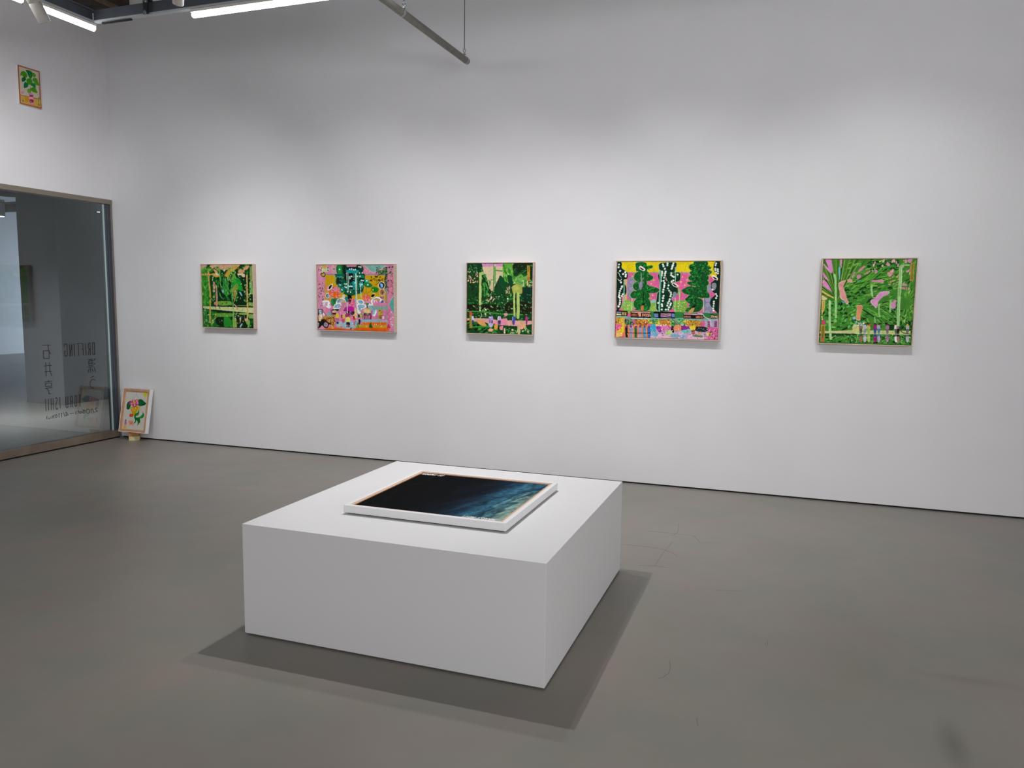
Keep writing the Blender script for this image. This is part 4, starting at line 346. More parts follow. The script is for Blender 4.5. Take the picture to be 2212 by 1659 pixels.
'p5':{'bg':'44862c','ops':[('f',150,170,['2f7a24','4f9a30','1c5a1c','6ab040','103a14'],[-49,1,1047,985],61.5,13.7,30,40),('s','4f8428',17.8,[181,473,-363,415]),('s','6a9a30',12.3,[181,473,-390,377]),('s','3c7420',20.5,[181,473,-308,360]),('s','86b84c',8.2,[181,473,-343,319]),('s','2c5a1c',16.4,[181,473,-405,262]),('s','a2c060',6.2,[181,473,-395,227]),('s','4f8428',17.8,[181,473,-249,259]),('s','6a9a30',12.3,[181,473,-251,226]),('s','3c7420',20.5,[181,473,-213,217]),('s','86b84c',8.2,[181,473,-262,149]),('s','2c5a1c',16.4,[181,473,-183,175]),('s','a2c060',6.2,[181,473,-229,97]),('s','4f8428',17.8,[181,473,-237,47]),('s','6a9a30',12.3,[181,473,-166,79]),('s','3c7420',20.5,[181,473,-195,-3]),('s','86b84c',8.2,[181,473,-160,-10]),('s','2c5a1c',16.4,[181,473,-74,68]),('s','a2c060',6.2,[181,473,-105,-39]),('s','4f8428',17.8,[181,473,-52,0]),('s','6a9a30',12.3,[181,473,-40,-40]),('s','3c7420',20.5,[181,473,-4,-26]),('s','86b84c',8.2,[181,473,-2,-113]),('s','2c5a1c',16.4,[181,473,41,-72]),('s','a2c060',6.2,[181,473,81,-22]),('s','4f8428',17.8,[181,473,96,-102]),('s','6a9a30',12.3,[181,473,121,-151]),('s','3c7420',20.5,[181,473,158,-57]),('s','86b84c',8.2,[181,473,186,-39]),('s','2c5a1c',16.4,[181,473,215,-69]),('s','a2c060',6.2,[181,473,255,-169]),('s','4f8428',17.8,[181,473,290,-168]),('s','6a9a30',12.3,[181,473,311,-101]),('s','3c7420',20.5,[181,473,354,-132]),('s','86b84c',8.2,[181,473,382,-108]),('s','2c5a1c',16.4,[181,473,379,-11]),('s','a2c060',6.2,[181,473,382,52]),('f',175,60,['8cc050','a4cc68','6aa83c'],[274,11,738,350],47.8,8.2,22,16),('P','e08fc8',[22,6,86,6,107,147,78,124]),('P','e08fc8',[184,7,205,7,202,94,195,94]),('P','e08fc8',[0,47,23,93,72,154,104,154]),('P','e08fc8',[5,154,70,245,64,253,8,207]),('P','e08fc8',[3,245,51,276,113,382,84,367,10,306]),('P','d8c860',[3,367,87,421,137,451,124,462,8,398]),('P','e0cf9a',[2,429,60,459,48,486,5,482]),('s','4c9a2c',13.7,[349,385,700,189]),('s','6ab83c',8.2,[327,368,709,194]),('s','2c7a20',15.0,[336,445,659,171]),('s','88c850',5.5,[317,365,684,221]),('s','185018',12.3,[332,293,694,40]),('s','4c9a2c',13.7,[355,422,734,41]),('s','6ab83c',8.2,[327,407,764,173]),('s','2c7a20',15.0,[321,363,714,264]),('s','88c850',5.5,[372,321,742,-51]),('s','185018',12.3,[354,369,630,132]),('s','4c9a2c',13.7,[297,315,645,198]),('s','6ab83c',8.2,[305,385,863,176]),('s','2c7a20',15.0,[351,382,644,79]),('s','88c850',5.5,[375,440,703,89]),('s','185018',12.3,[367,422,797,9]),('s','4c9a2c',13.7,[345,348,657,100]),('s','6ab83c',8.2,[312,418,714,-54]),('s','2c7a20',15.0,[365,382,818,255]),('s','88c850',5.5,[374,430,755,161]),('s','185018',12.3,[309,311,868,164]),('s','4c9a2c',13.7,[343,304,646,118]),('s','6ab83c',8.2,[314,419,663,91]),('f',151,90,['0c3a16','1c6a24','0a2a10','3c9034'],[481,13,826,127],27.3,10.9,10,50),('f',152,24,['d89ab0','d8b0a0','e0a0b8'],[536,14,961,150],27.3,15.0,80,30),('P','d68fa8',[388,133,444,77,452,96,406,144]),('P','d68fa8',[456,171,508,133,516,148,470,178]),('P','d68fa8',[375,200,394,178,422,193,410,223,383,231]),('P','d68fa8',[320,208,351,144,352,170,334,215]),('P','d68fa8',[528,250,657,242,659,272,605,272,543,265]),('P','d68fa8',[849,291,902,283,923,309,870,309]),('P','d68fa8',[700,157,754,157,749,194,716,201]),('P','d68fa8',[817,328,891,328,944,335,946,357,852,346]),('P','e08fc8',[906,9,952,3,941,39,915,39]),('f',153,110,['0c3814','2c8028','4a9c34','123f16'],[263,321,817,573],38.3,12.3,15,40),('s','3f9030',16.4,[386,532,684,732]),('s','6ab840',9.6,[412,555,710,751]),('s','0e3a14',13.7,[438,577,735,770]),('s','58a838',6.8,[460,532,760,789]),('s','3f9030',16.4,[486,554,781,730]),('s','6ab840',9.6,[512,576,807,749]),('s','0e3a14',13.7,[534,531,832,768]),('s','58a838',6.8,[560,553,857,787]),('s','3f9030',16.4,[586,576,878,729]),('s','6ab840',9.6,[608,530,903,748]),('s','0e3a14',13.7,[634,553,928,767]),('s','58a838',6.8,[659,575,953,786]),('s','3f9030',16.4,[681,530,974,727]),('s','6ab840',9.6,[707,552,999,746]),('s','0e3a14',13.7,[732,574,1024,765]),('s','58a838',6.8,[754,529,1049,784]),('f',154,90,['0e4418','1f7a2c','0a2c10','3a9a34','4fae44'],[21,505,388,827],31.4,16.4,30,60),('s','58a034',9.6,[933,498,898,310]),('s','3a8428',6.8,[933,498,918,277]),('s','7cc04c',5.5,[933,498,946,255]),('s','2a6a20',10.9,[933,498,967,303]),('s','58a034',9.6,[933,498,982,341]),('s','3a8428',6.8,[933,498,1000,356]),('s','7cc04c',5.5,[933,498,1018,371]),('s','2a6a20',10.9,[933,498,1072,350]),('s','58a034',9.6,[933,498,1068,398]),('s','3a8428',6.8,[933,498,1095,420]),('s','7cc04c',5.5,[933,498,1066,465]),('s','2a6a20',10.9,[933,498,1075,494]),('s','58a034',9.6,[933,498,1101,528]),('s','3a8428',6.8,[933,498,1109,567]),('s','7cc04c',5.5,[933,498,1070,583]),('s','2a6a20',10.9,[933,498,1045,597]),('s','58a034',9.6,[933,498,1070,662]),('s','3a8428',6.8,[933,498,1028,650]),('s','7cc04c',5.5,[933,498,1025,698]),('s','2a6a20',10.9,[933,498,987,669]),('s','58a034',9.6,[933,498,975,719]),('s','3a8428',6.8,[933,498,950,734]),('s','7cc04c',5.5,[933,498,922,723]),('s','2a6a20',10.9,[933,498,901,688]),('s','58a034',9.6,[933,498,870,703]),('s','3a8428',6.8,[933,498,864,646]),('f',155,50,['0c3014','2c7a28','184f1c'],[846,722,999,838],27.3,10.9,70,50),('f',156,90,['0c3014','3c9034','1c5f20','0a2410'],[352,684,851,819],27.3,10.9,30,50),('f',157,200,['0b3414','1d6e26','2f8a34','0a200e','5aa850'],[-2,888,1001,987],23.2,11.6,20,70),('f',176,70,['86bc50','6cae3c','a0cc6c','58a038'],[296,147,831,573],41.0,7.5,18,22),('f',177,70,['6cb048','4aa038','8cc45c'],[44,551,402,827],24.6,10.9,40,60),('f',178,50,['86bc50','70b044','a4d070'],[840,142,1021,756],31.4,6.2,70,30),('f',179,60,['5aa040','78b850'],[416,577,849,781],34.2,6.8,-30,16),('f',187,60,['6ab048','4a9a38','a8d088'],[112,893,994,979],20.5,8.9,20,70),('p','cdd08c',[4,861,375,839,985,831,988,876,5,888]),('P','cdd088',[371,774,476,795,499,848,376,873]),('s','e8e8b8',5.5,[5,880,515,878,988,874]),('P','0e3a14',[714,772,808,767,798,827,750,828]),('P','12401a',[5,888,377,880,364,903,7,911]),('e','5a3020',[495,765],11.6,13.7,0),('P','c8ccd0',[479,780,511,778,515,825,483,827]),('P','9aa0a8',[486,824,512,823,510,876,502,876,499,840,498,876,490,877]),('P','9aa0a8',[489,889,515,888,515,915,492,916]),('P','c8ccd0',[488,916,519,915,518,972,495,972]),('e','5a3020',[535,764],11.6,13.7,0),('P','b8c868',[519,780,550,777,554,824,523,826]),('P','a0b858',[525,823,551,823,550,875,542,876,539,839,538,876,530,876]),('P','a0b858',[529,888,555,887,555,914,532,915]),('P','b8c868',[528,915,559,914,558,971,535,971]),('e','5a3020',[604,763],11.6,13.7,0),('P','a02070',[589,778,620,776,624,823,593,825]),('P','304a90',[595,822,621,821,620,874,612,874,608,838,608,874,599,874]),('P','304a90',[599,886,625,886,625,913,602,913]),('P','a02070',[597,914,629,913,628,969,605,970]),('e','5a3020',[644,762],11.6,13.7,0),('P','b8a8c8',[628,778,659,776,663,822,632,824]),('P','4a80a8',[635,821,661,821,659,873,651,873,648,837,647,873,639,874]),('P','4a80a8',[638,886,664,885,664,912,641,913]),('P','b8a8c8',[637,913,668,912,667,968,644,969]),('e','5a3020',[737,761],11.6,13.7,0),('P','a87898',[721,776,752,774,756,820,725,822]),('P','7a6a78',[728,819,753,819,752,871,744,871,741,836,740,872,732,872]),('P','7a6a78',[731,884,757,883,757,910,734,911]),('P','a87898',[730,911,761,910,760,966,737,967]),('e','5a3020',[827,759],11.6,13.7,0),('P','e8ece8',[812,775,843,773,847,819,816,821]),('P','5a6a58',[819,818,844,817,843,870,835,870,832,834,831,870,823,870]),('P','5a6a58',[822,882,848,881,848,908,825,909]),('P','e8ece8',[821,909,852,908,851,964,828,965]),('e','5a3020',[851,759],11.6,13.7,0),('P','a07868',[836,774,866,772,870,818,840,820]),('P','141414',[842,817,868,817,866,869,858,869,855,833,854,869,846,869]),('P','141414',[846,881,871,881,871,908,848,908]),('P','a07868',[844,908,875,908,874,964,852,964]),('e','5a3020',[948,757],11.6,13.7,0),('P','b8c0c8',[933,773,963,771,967,817,937,819]),('P','6a6a70',[939,816,964,815,963,867,955,867,952,832,951,867,943,867]),('P','6a6a70',[943,879,968,879,968,906,945,906]),('P','b8c0c8',[941,906,972,906,971,961,949,962]),('e','5a3020',[450,766],11.6,13.7,0),('P','a06a50',[434,781,466,779,470,826,438,828]),('P','3a5a48',[441,825,467,824,466,877,458,877,454,841,453,877,445,877]),('P','3a5a48',[444,890,471,889,471,916,447,917]),('P','a06a50',[443,917,475,916,474,973,450,973]),('e','d0b040',[948,765],12.3,15.0,0),('e','d85030',[547,775],10.9,13.7,0),('S','a8dc90',23.2,[134,185,146,276,157,428,167,580,170,690]),('S','b0e09a',27.3,[94,497,101,619,109,771,127,947]),('S','a0d48c',34.2,[837,90,842,239,840,387,844,573,851,766]),('s','d0f0b8',5.5,[851,90,855,239,855,424,858,647]),('S','8cc060',13.7,[842,350,843,424]),('S','9ad080',15.0,[837,90,876,72,923,69]),('S','a0d488',20.5,[542,306,545,366,555,426]),('s','a0d488',6.8,[555,426,567,456]),('S','94c87c',20.5,[636,530,636,598,647,672]),('S','94c87c',23.2,[755,484,757,551,755,611]),('s','94c87c',13.7,[596,681,603,741]),('e','90c878',[168,728],15.0,17.8,0),('P','f0d0c0',[180,292,216,259,261,247,251,267,234,300,244,349,270,414,289,480,305,504,284,533,259,496,212,464,197,382]),('P','e0a096',[185,299,219,268,260,257,250,276,235,306,244,352,268,412,285,473,301,495,281,522,258,488,215,458,200,382]),('P','f0d0c0',[278,237,308,229,332,257,303,274,279,261]),('P','e0a494',[280,238,307,231,329,257,302,272,281,261]),('P','f0c8a0',[395,549,454,542,457,597,442,646,441,712,397,712,394,655,398,598]),('P','e0986c',[397,555,452,548,455,600,440,645,440,705,399,706,396,653,400,600]),('P','f0d0e8',[538,488,584,455,611,414,646,382,733,377,728,406,685,430,643,471,623,503,618,544,605,572,574,544]),('P','e09cc8',[545,486,587,456,613,418,645,388,726,384,721,410,681,433,643,470,624,500,619,538,607,564,578,538]),('P','f0d0e8',[758,529,785,489,814,477,809,521,811,561,776,577]),('P','d890c0',[761,529,786,492,812,480,808,521,810,558,777,574]),('P','7ac0cc',[171,101,192,98,194,132,192,230,182,230]),('P','5aa0b8',[231,496,266,503,260,518,235,515]),('e','8cc8dc',[374,695],17.8,16.4,0),('P','5a9ab0',[377,253,419,247,412,261]),('P','6ab8c0',[292,533,317,548,304,552]),('p','d8c060',[4,494,45,493,47,581,31,627,18,665,13,658]),('s','8a6a28',4.1,[24,505,26,612]),('d','e8e0b0',9.6,[18,688,23,715]),('p','c88a40',[10,780,58,780,61,982,16,984]),('p','7a7a20',[23,796,49,795,49,964,25,964]),('e','d83a80',[38,753],21.9,23.2,0),('e','c86058',[41,960],16.4,17.8,0),('p','c88a50',[938,43,981,43,981,254,941,254]),('p','7a8a20',[949,54,972,54,971,239,951,239]),('f',158,30,['d8a860','e8c080','e0a880'],[705,134,828,291],13.7,8.2,60,60),('f',159,30,['e0e8c8','a0d0d8'],[369,729,496,787],12.3,8.2,30,60),('s','6a6a40',3.4,[417,861,527,843]),('s','8a7a50',3.4,[793,865,818,834]),('S','1f4a1c',8.2,[863,789,886,840,934,862,987,868]),('f',160,60,['c8e8b0','e8f0d0'],[41,887,980,972],4.8,4.8,0,0)]},
'p6':{'bg':'b06a3c','ops':[('p','cfc4b4',[64,38,944,36,928,729,62,759]),('p','d8a85a',[61,774,962,739,952,956,61,965]),('p','a86038',[45,761,954,730,956,747,47,776]),('P','d89ab0',[103,676,206,655,201,711,116,725]),('P','0f7a3c',[359,80,532,60,651,92,661,163,582,269,482,235,421,152]),('P','4a9418',[138,170,287,123,386,158,412,246,272,291,174,246,112,277]),('P','0c6a34',[168,319,308,264,355,318,299,368,168,411]),('P','5c9a1c',[667,99,788,110,800,170,709,207,644,166]),('P','3f9a14',[372,315,548,265,645,331,498,438,397,414]),('P','58a020',[653,247,831,207,894,279,937,376,830,394,714,341]),('P','0f7a44',[260,426,365,399,444,468,352,534,232,554]),('P','128044',[535,412,713,351,776,413,754,468,600,452]),('P','4c9a10',[560,510,737,461,800,523,846,588,689,603,570,580]),('P','6aa83c',[382,580,524,526,552,594,478,657,393,650]),('s','5a7a3a',19.9,[529,474,538,657]),('f',161,40,['2c8a20','0c6030','78b838'],[181,162,847,401],39.7,16.6,60,70),('P','c898a8',[451,671,632,653,633,734,635,897,470,928,467,771]),('P','a01850',[473,709,629,694,626,725,487,737]),('P','e8b0b8',[454,763,632,745,620,788,464,807]),('P','a81c4c',[471,821,627,807,629,868,473,892]),('e','f0d8d8',[519,859],19.9,19.9,0),('P','d09a28',[263,772,399,771,405,892,269,903]),('s','6aa060',23.2,[157,830,171,868]),('e','1c7a3c',[164,899],26.5,33.1,0),('s','5a9a30',33.1,[905,691,875,830]),('e','8a9a10',[877,891],43.1,62.9,0)]},
'p7':{'bg':'d5d2ca','ops':[('p','d8c8a0',[0,0,1000,0,992,25,0,29]),('p','d6caa8',[952,1,1000,0,1000,1000,954,999]),('p','d6c49c',[-2,984,997,979,1000,1000,-3,1003]),('s','8a8478',7.4,[456,-5,465,93]),('s','8a8478',5.6,[465,93,259,238]),('s','8a8478',5.6,[465,93,588,188]),('P','d6cf20',[763,28,843,11,929,31,926,85,858,130,800,109]),('s','e0dc8c',26.0,[839,130,841,173]),('P','0c5c30',[102,339,170,283,263,270,263,422,196,489,108,458]),('P','0d6a36',[573,221,719,202,855,259,943,300,864,334,758,374,629,371,565,308]),('P','0a4a28',[750,304,943,300,830,357]),('s','2f9050',9.3,[619,296,824,303]),('s','2f8a50',9.3,[152,436,215,336]),('P','d4a80c',[281,422,428,397,593,383,605,480,524,579,457,635,353,551,289,487]),('P','e0c050',[613,393,706,402,688,478,623,480]),('P','dcb830',[252,488,301,584,292,661,422,657,455,624,319,573]),('d','f0e490',22.3,[341,448,507,441,477,494,401,485]),('e','c83a74',[374,268],81.8,74.3,0),('e','c83a74',[269,324],85.5,74.3,0),('e','c83a74',[523,265],81.8,81.8,0),('e','c83a74',[548,319],74.3,74.3,0),('e','c84a7c',[433,365],92.9,74.3,0),('e','eca8c4',[298,329],37.2,40.9,0),('e','eca8c4',[372,246],37.2,40.9,0),('e','eca8c4',[522,254],37.2,40.9,0),('e','eca8c4',[556,308],37.2,40.9,0),('e','eca8c4',[442,364],37.2,40.9,0),('P','e0b060',[345,258,448,261,474,320,382,328]),('P','d83c1c',[276,607,396,593,431,652,293,671]),('e','f07a30',[354,632],37.2,26.0,0),('e','c0141c',[354,632],14.9,14.9,0),('P','0c7a2c',[477,645,524,579,613,545,642,479,677,543,641,620,551,644,573,675,683,662,788,616,837,561,804,519,893,571,893,646,797,691,742,693,771,778,705,845,654,884,673,813,600,740,571,805,482,840,547,763,502,699]),('P','2fa040',[684,673,791,638,865,571,855,636,759,682]),('P','4ab050',[532,644,625,566,604,621]),('s','06401c',11.1,[507,666,658,760]),('P','eaa08a',[251,781,361,767,455,776,489,894,392,864,320,888]),('P','e8885a',[327,790,438,787,426,842,352,844]),('s','c02c30',11.1,[387,821,373,865]),('s','f0b0a0',14.9,[344,703,361,767]),('P','f0b830',[327,790,400,783,386,816]),('P','c86a90',[100,774,156,773,182,902,97,905]),('P','5a3a4a',[107,752,144,751,147,778,110,779]),('P','e0c050',[80,916,173,908,191,978,69,982]),('P','e8a0a8',[93,872,168,870,174,914,89,916])]}}
# picture lying on the plinth : white box frame, oak lip, dark teal print
pz=.546; FX0,FX1,FY0,FY1=4.680,5.476,-3.185,-2.392
pp=thing('framed_picture',(5.078,-2.79,PH),'dark blue-black picture in a white frame lying flat on the low plinth','picture')
rails(pp,(FX0,FY1,pz),(FX1-FX0,0,0),(0,FY0-FY1,0),.022,.034,FRW)
rails(pp,(FX0+.022,FY1-.022,pz),(FX1-FX0-.044,0,0),(0,FY0-FY1+.044,0),.0125,.030,WOODM2,name='oak_lip',back=.003)
MB().box(FX0+.014,FX1-.014,FY0+.014,FY1-.014,PH,pz-.034).obj('backing',BLACK,pp)
def dark_print(n=330):
    Y,X=np.mgrid[0:n,0:n]/n
    def st(cx,cy,seed,sh=.30):
        # streaks drawn out along the slanted long direction
        r=np.random.RandomState(seed); g=r.rand(90,90).astype(np.float32); u=(X+(Y-.5)*sh)*cx+20; v=Y*cy
        ui=np.floor(u).astype(int)%89; vi=np.floor(v).astype(int)%89; fu=u-np.floor(u); fv=v-np.floor(v); fu=fu*fu*(3-2*fu); fv=fv*fv*(3-2*fv)
        return (g[vi,ui]*(1-fu)+g[vi,ui+1]*fu)*(1-fv)+(g[vi+1,ui]*(1-fu)+g[vi+1,ui+1]*fu)*fv-.5
    t=X+.16*(Y-.5)+.10*st(7,3,1)+.07*st(22,5,2)+.05*st(48,12,3)+.03*st(60,60,5)
    ks=[0,.42,.55,.66,.76,.83,.875,.905,.935,.97,1.1]; cs=['07080a','090b0e','10161f','182839','24465a','376779','24425a','557f88','2e4f5a','74938f','8d9f93']
    C=np.stack([np.interp(t,ks,[hexc(c)[i] for c in cs]) for i in range(3)],-1)
    C*=1+(.30*st(60,30,7)+.40*st(30,9,8)+.25*st(60,60,11,0))[...,None]*np.clip((X-.3)*2,0,1)[...,None]
    C+= (np.exp(-((X-.10-.03*np.sin(Y*9))/.012)**2)*np.clip(st(6,20,9)+.3,0,1)*.08)[...,None]
    c=Canvas(n,n,'000000'); c.im=C.astype(np.float32)
    def word(t,x,y,w,h,lw):
        for i,ch in enumerate(t):
            for pl in glyph(ch,x+i*w*1.36,y,w,h): c.line([((px-(py-y)*.25)*c.k,py*c.ky) for px,py in pl],lw,hexc('e8e6e2'))
    word('MANUNA-SO',12,10,14.5,36,5.5); word('LEAN-ESADAN.',748,950,14.2,40,5.5)
    return np.clip(c.im,0,1)
painted('print',dark_print(),(FX0+.035,FY1-.035,pz-.007),(FX1-FX0-.070,0,0),(0,FY0-FY1+.070,0),pp,matte=True)
# ---------------------------------------------------------------- five pictures on the back wall
PICS=[('p1',1.134,1.752,1.181,1.803,(170,175),'green painting with pale path and ochre uprights, farthest left on the long wall'),
('p2',2.454,3.264,1.187,1.796,(260,200),'pink and yellow painting with orange paper lanterns and a teal cactus form'),
('p3',3.953,4.561,1.195,1.805,(215,220),'dark green garden painting with a pale sky notch and pink path, middle of the five'),
('p4',5.254,6.075,1.194,1.812,(330,250),'wide painting of dotted green trees on yellow and pink above a row of shop signs'),
('p5',6.787,7.417,1.195,1.823,(290,285),'green palm-frond painting with small walking figures, farthest right on the long wall')]
D=.048
for k,x0,x1,z0,z1,(nx,ny),lab in PICS:
    t=thing('painting',((x0+x1)/2,0,z0),lab,'painting','framed paintings in a row on the long white wall')
    rails(t,(x0,-D,z1),(x1-x0,0,0),(0,0,z0-z1),.0065,D-.001,WOODL)
    g=.0095
    painted('canvas',paint(ART[k],nx,ny,warp=.0022,seed=3,ss=3),(x0+g,-D+.004,z1-g),(x1-x0-2*g,0,0),(0,0,z0-z1+2*g),t,thick=.025)
    MB().box(x0+.006,x1-.006,-D+.030,-D+.034,z0+.006,z1-.006).obj('backing',BLACK,t)
# ---------------------------------------------------------------- potted plant picture high on the left wall
t=thing('painting',(0,-.885,3.18),'small picture of a leafy green plant in a pink vase, high on the left wall','painting')
py0,py1,pz0,pz1=-.988,-.772,3.178,3.513
MB().box(.0,.0285,py0,py1,pz0,pz1,.002).obj('stretcher_box',FRW,t,label='white side edges')
painted('canvas',paint(ART['p6'],130,200,warp=.002,seed=5,ss=3,nz=.5),(.0295,py0,pz1),(0,py1-py0,0),(0,0,pz0-pz1),t,thick=.0008)
# ---------------------------------------------------------------- flower picture leaning in the corner on two blocks
bx,by=.250,-.080
rot=Matrix.Translation((bx,by,0))@Matrix.Rotation(math.radians(40),4,'Z')
tag(MB().box(-.050,.050,-.048,.048,0,.044,.002,rot).obj('support_block',CREAM),'cream block on the floor under the brown block in the corner','block')
rot2=Matrix.Translation((bx-.002,by-.004,.044))@Matrix.Rotation(math.radians(40),4,'Z')
tag(MB().box(-.049,.049,-.047,.047,0,.037,.002,rot2).obj('support_block',BROWN),'brown wooden block between the cream block and the leaning flower picture','block')
lp=thing('framed_picture',(.27,-.12,.083),'white framed flower picture leaning in the corner on two small blocks','picture')
# local frame: x right, v up the face, n towards the viewer
BL=Vector((.108,-.150,.0905)); BR=Vector((.462,-.150,.0905)); TL=Vector((.108,-.060,.5365)); ux=BR-BL; vy=BL-TL
o0=TL
rails(lp,o0,ux,vy,.006,.042,FRW,back=0)
a_=ux.normalized(); b_=vy.normalized(); n_=a_.cross(b_)
o1=o0+a_*.0065+b_*.0065
rails(lp,o1,a_*(ux.length-.013),b_*(vy.length-.013),.022,.030,WOODM,name='oak_lip',back=.002)
o2=o0+a_*.028+b_*.028+n_*.014
painted('print',paint(ART['p7'],150,225,warp=.001,seed=6,ss=3,nz=.3),o2,a_*(ux.length-.056),b_*(vy.length-.056),lp,thick=.002)
# ---------------------------------------------------------------- lighting rails
def rail(name,a,b,label):
    a,b=Vector(a),Vector(b); d=(b-a).normalized(); t=thing(name,a,label,'rail')
    n=Vector((0,0,1)).cross(d)
    def bar(w,z0,z1,off,m,nm,lab=None):
        mb=MB(); q=[]
        for p in (a,b):
            for s,z in ((-w,z0),(w,z0),(w,z1),(-w,z1)): q.append(mb.bm.verts.new(p+n*(s+off)+Vector((0,0,z))))
        for i in range(4): mb.bm.faces.new((q[i],q[(i+1)%4],q[4+(i+1)%4],q[4+i]))
        mb.bm.faces.new(q[:4][::-1]); mb.bm.faces.new(q[4:]); return mb.obj(nm,m,t,label=lab)
    bar(.009,.010,.086,0,RAILM,'web'); bar(.018,.078,.088,.008,RAILM,'top_flange'); bar(.019,-.002,.011,0,RAILW,'bottom_flange','pale bottom flange')
    return t
RX,RY,RZ=1.545,-1.55,3.525
rail('lighting_rail',(RX+.01,RY,RZ),(9.4,RY,RZ),'blue-grey lighting rail running along the long painting wall')
rail('lighting_rail',(RX,RY-.02,RZ),(RX,-7.4,RZ),'grey lighting rail running along the left glass wall')
def batten(a,b,label):
    a,b=Vector(a),Vector(b); t=thing('tube_light',(a+b)/2,label,'tube light','white tube lights under the lighting rails'); d=(b-a).normalized(); n=Vector((0,0,1)).cross(d)
    mb=MB(); q=[]
    for p in (a,b):
        for s,z in ((-.017,.004),(.017,.004),(.017,.024),(-.017,.024)): q.append(mb.bm.verts.new(p+n*s+Vector((0,0,z))))
    for i in range(4): mb.bm.faces.new((q[i],q[(i+1)%4],q[4+(i+1)%4],q[4+i]))
    mb.bm.faces.new(q[:4][::-1]); mb.bm.faces.new(q[4:]); mb.obj('housing',HOUS,t)
    MB().prof(a+Vector((0,0,-.012))+d*.004,b+Vector((0,0,-.012))-d*.004,[(0,.009),(.004,.016),(.01,.0205),(.99,.0205),(.996,.016),(1,.009)],20).obj('diffuser',LED,t,label='glowing rounded diffuser')
    return t
x=2.46
for i,lab in enumerate(('glowing tube light whose left end shows above the long wall','glowing tube light leaving the picture at the top edge','tube light over the fourth painting','tube light over the right end of the wall','tube light at the right end of the rail')):
    batten((x,RY,RZ-.029),(x+1.19,RY,RZ-.029),lab); x+=1.2
for y0,y1,lab in ((-1.545,-1.985,'short glowing tube light at the corner end of the left rail'),(-2.125,-3.29,'glowing tube light beyond the white spotlight on the left rail'),(-3.32,-4.51,'tube light farther along the left rail'),):
    batten((RX,y0,RZ-.029),(RX,y1,RZ-.029),lab)
tag(MB().box(1.62,1.90,RY+.0,RY+.016,RZ-.012,RZ-.003).obj('rail_cover',BLACK),'short black strip under the corner end of the long rail','cover')
# hanging clamp on the long rail
c=thing('rail_clamp',(2.08,RY,RZ),'black suspension clamp with chrome screw on the long rail','clamp')
MB().box(2.057,2.101,RY-.042,RY-.030,RZ-.004,RZ+.110,.003).box(2.057,2.101,RY-.042,RY+.012,RZ+.092,RZ+.110,.003).obj('bracket',mat('clamp_black','1b1d20',.4),c)
MB().cyl((2.097,RY-.066,RZ+.078),(2.097,RY-.041,RZ+.078),.011,16).obj('screw',CLIPM,c); MB().cyl((2.079,RY-.050,RZ+.006),(2.079,RY-.041,RZ+.006),.013,16).obj('screw',CLIPM,c)
MB().cyl((2.079,RY,RZ+.10),(2.079,RY,4.9),.0025,8).obj('wire',WIREM,c)
# ---------------------------------------------------------------- spotlights
def spotlight(loc,aim,label,body,power=0,angle=60,blend=.8,L=.17,r=.037,size=.035,rail_z=RZ,rail_y=None,name='spotlight'):
    loc=Vector(loc); t=thing(name,loc,label,'spotlight'); d=(Vector(aim)-loc).normalized(); back=loc-d*L
    MB().prof(back,loc,[(0,r*.75),(.03,r*.96),(.10,r),(.46,r),(.47,r*.93),(.49,r*.93),(.50,r),(.97,r),(1,r*.97)],32).obj('head',body,t)
    MB().prof(loc-d*.012,loc+d*.0006,[(0,r*.80),(1,r*.80)],32).obj('lens',mat('lamp_lens',(.9,.9,.9),.2,emit=1.2),t)
    top=Vector((back.x,rail_y if rail_y is not None else back.y,rail_z-.004)); mid=loc-d*L*.78
    arm=MB(); arm.cyl(mid,Vector((mid.x,mid.y,mid.z+.0))+(top-mid)*.55,.009,14); arm.cyl(mid+(top-mid)*.5,top,.012,14); arm.obj('arm',body,t)
    MB().box(top.x-.045,top.x+.045,top.y-.016,top.y+.016,top.z-.032,top.z-.0035,.003).obj('track_adapter',body,t)
    if power: lamp('spotlight_beam','SPOT',loc+d*.004,power,aim,angle,blend,size,parent=t)
    return t
UPZ=4.25
rail('lighting_rail',(1.0,-1.75,UPZ),(9.4,-1.75,UPZ),'upper lighting rail above the frame, parallel to the long wall')
for (x,y,z,tx,lab) in ((2.54,-1.77,3.478,.45,'white cylinder spotlight hanging above the long rail, its lower end in view'),(3.36,-1.70,3.485,2.86,'white spotlight aimed at the pink and yellow painting'),(4.42,-1.66,3.455,4.26,'white spotlight aimed at the middle painting'),(5.70,-1.66,3.455,5.66,'white spotlight aimed at the tree-lined street painting'),(7.15,-1.66,3.455,7.10,'white spotlight aimed at the palm-frond painting')):
    spotlight((x,y,z),(tx,0,PIC_Z),lab,LAMPW,(P_ONE if x<2.5 else P_PIC),PIC_A,1.0,rail_z=UPZ,rail_y=-1.75)
spotlight((1.9,-3.0,3.5),(0,-2.0,2.7),'white spotlight lighting the left wall',LAMPW,P_LW,80,1.0,size=.12,rail_z=UPZ)
rail('lighting_rail',(1.9,-3.0,UPZ),(1.9,-3.6,UPZ),'short upper rail near the left wall')
spotlight((1.625,-2.035,3.365),(1.625+.0,-2.035+.75,3.365-1.1),'white cylinder spotlight crossing the tube light on the left rail',LAMPW,P_LEFT,80,1.0,rail_z=RZ-.0,L=.25,r=.040,rail_y=-2.16)
spotlight((4.675,-1.60,3.338),(4.6,-.9,0),'dark grey spotlight end at the top edge, right of the hanging pipe',LAMPG,0,60,L=.16,rail_z=RZ)
spotlight((4.82,-1.67,3.42),(4.82,-1.70,0),'white downlight on the long rail, just right of the dark grey spotlight',LAMPW,P_KEY2,140,.9,rail_z=UPZ,rail_y=-1.75,size=.015)
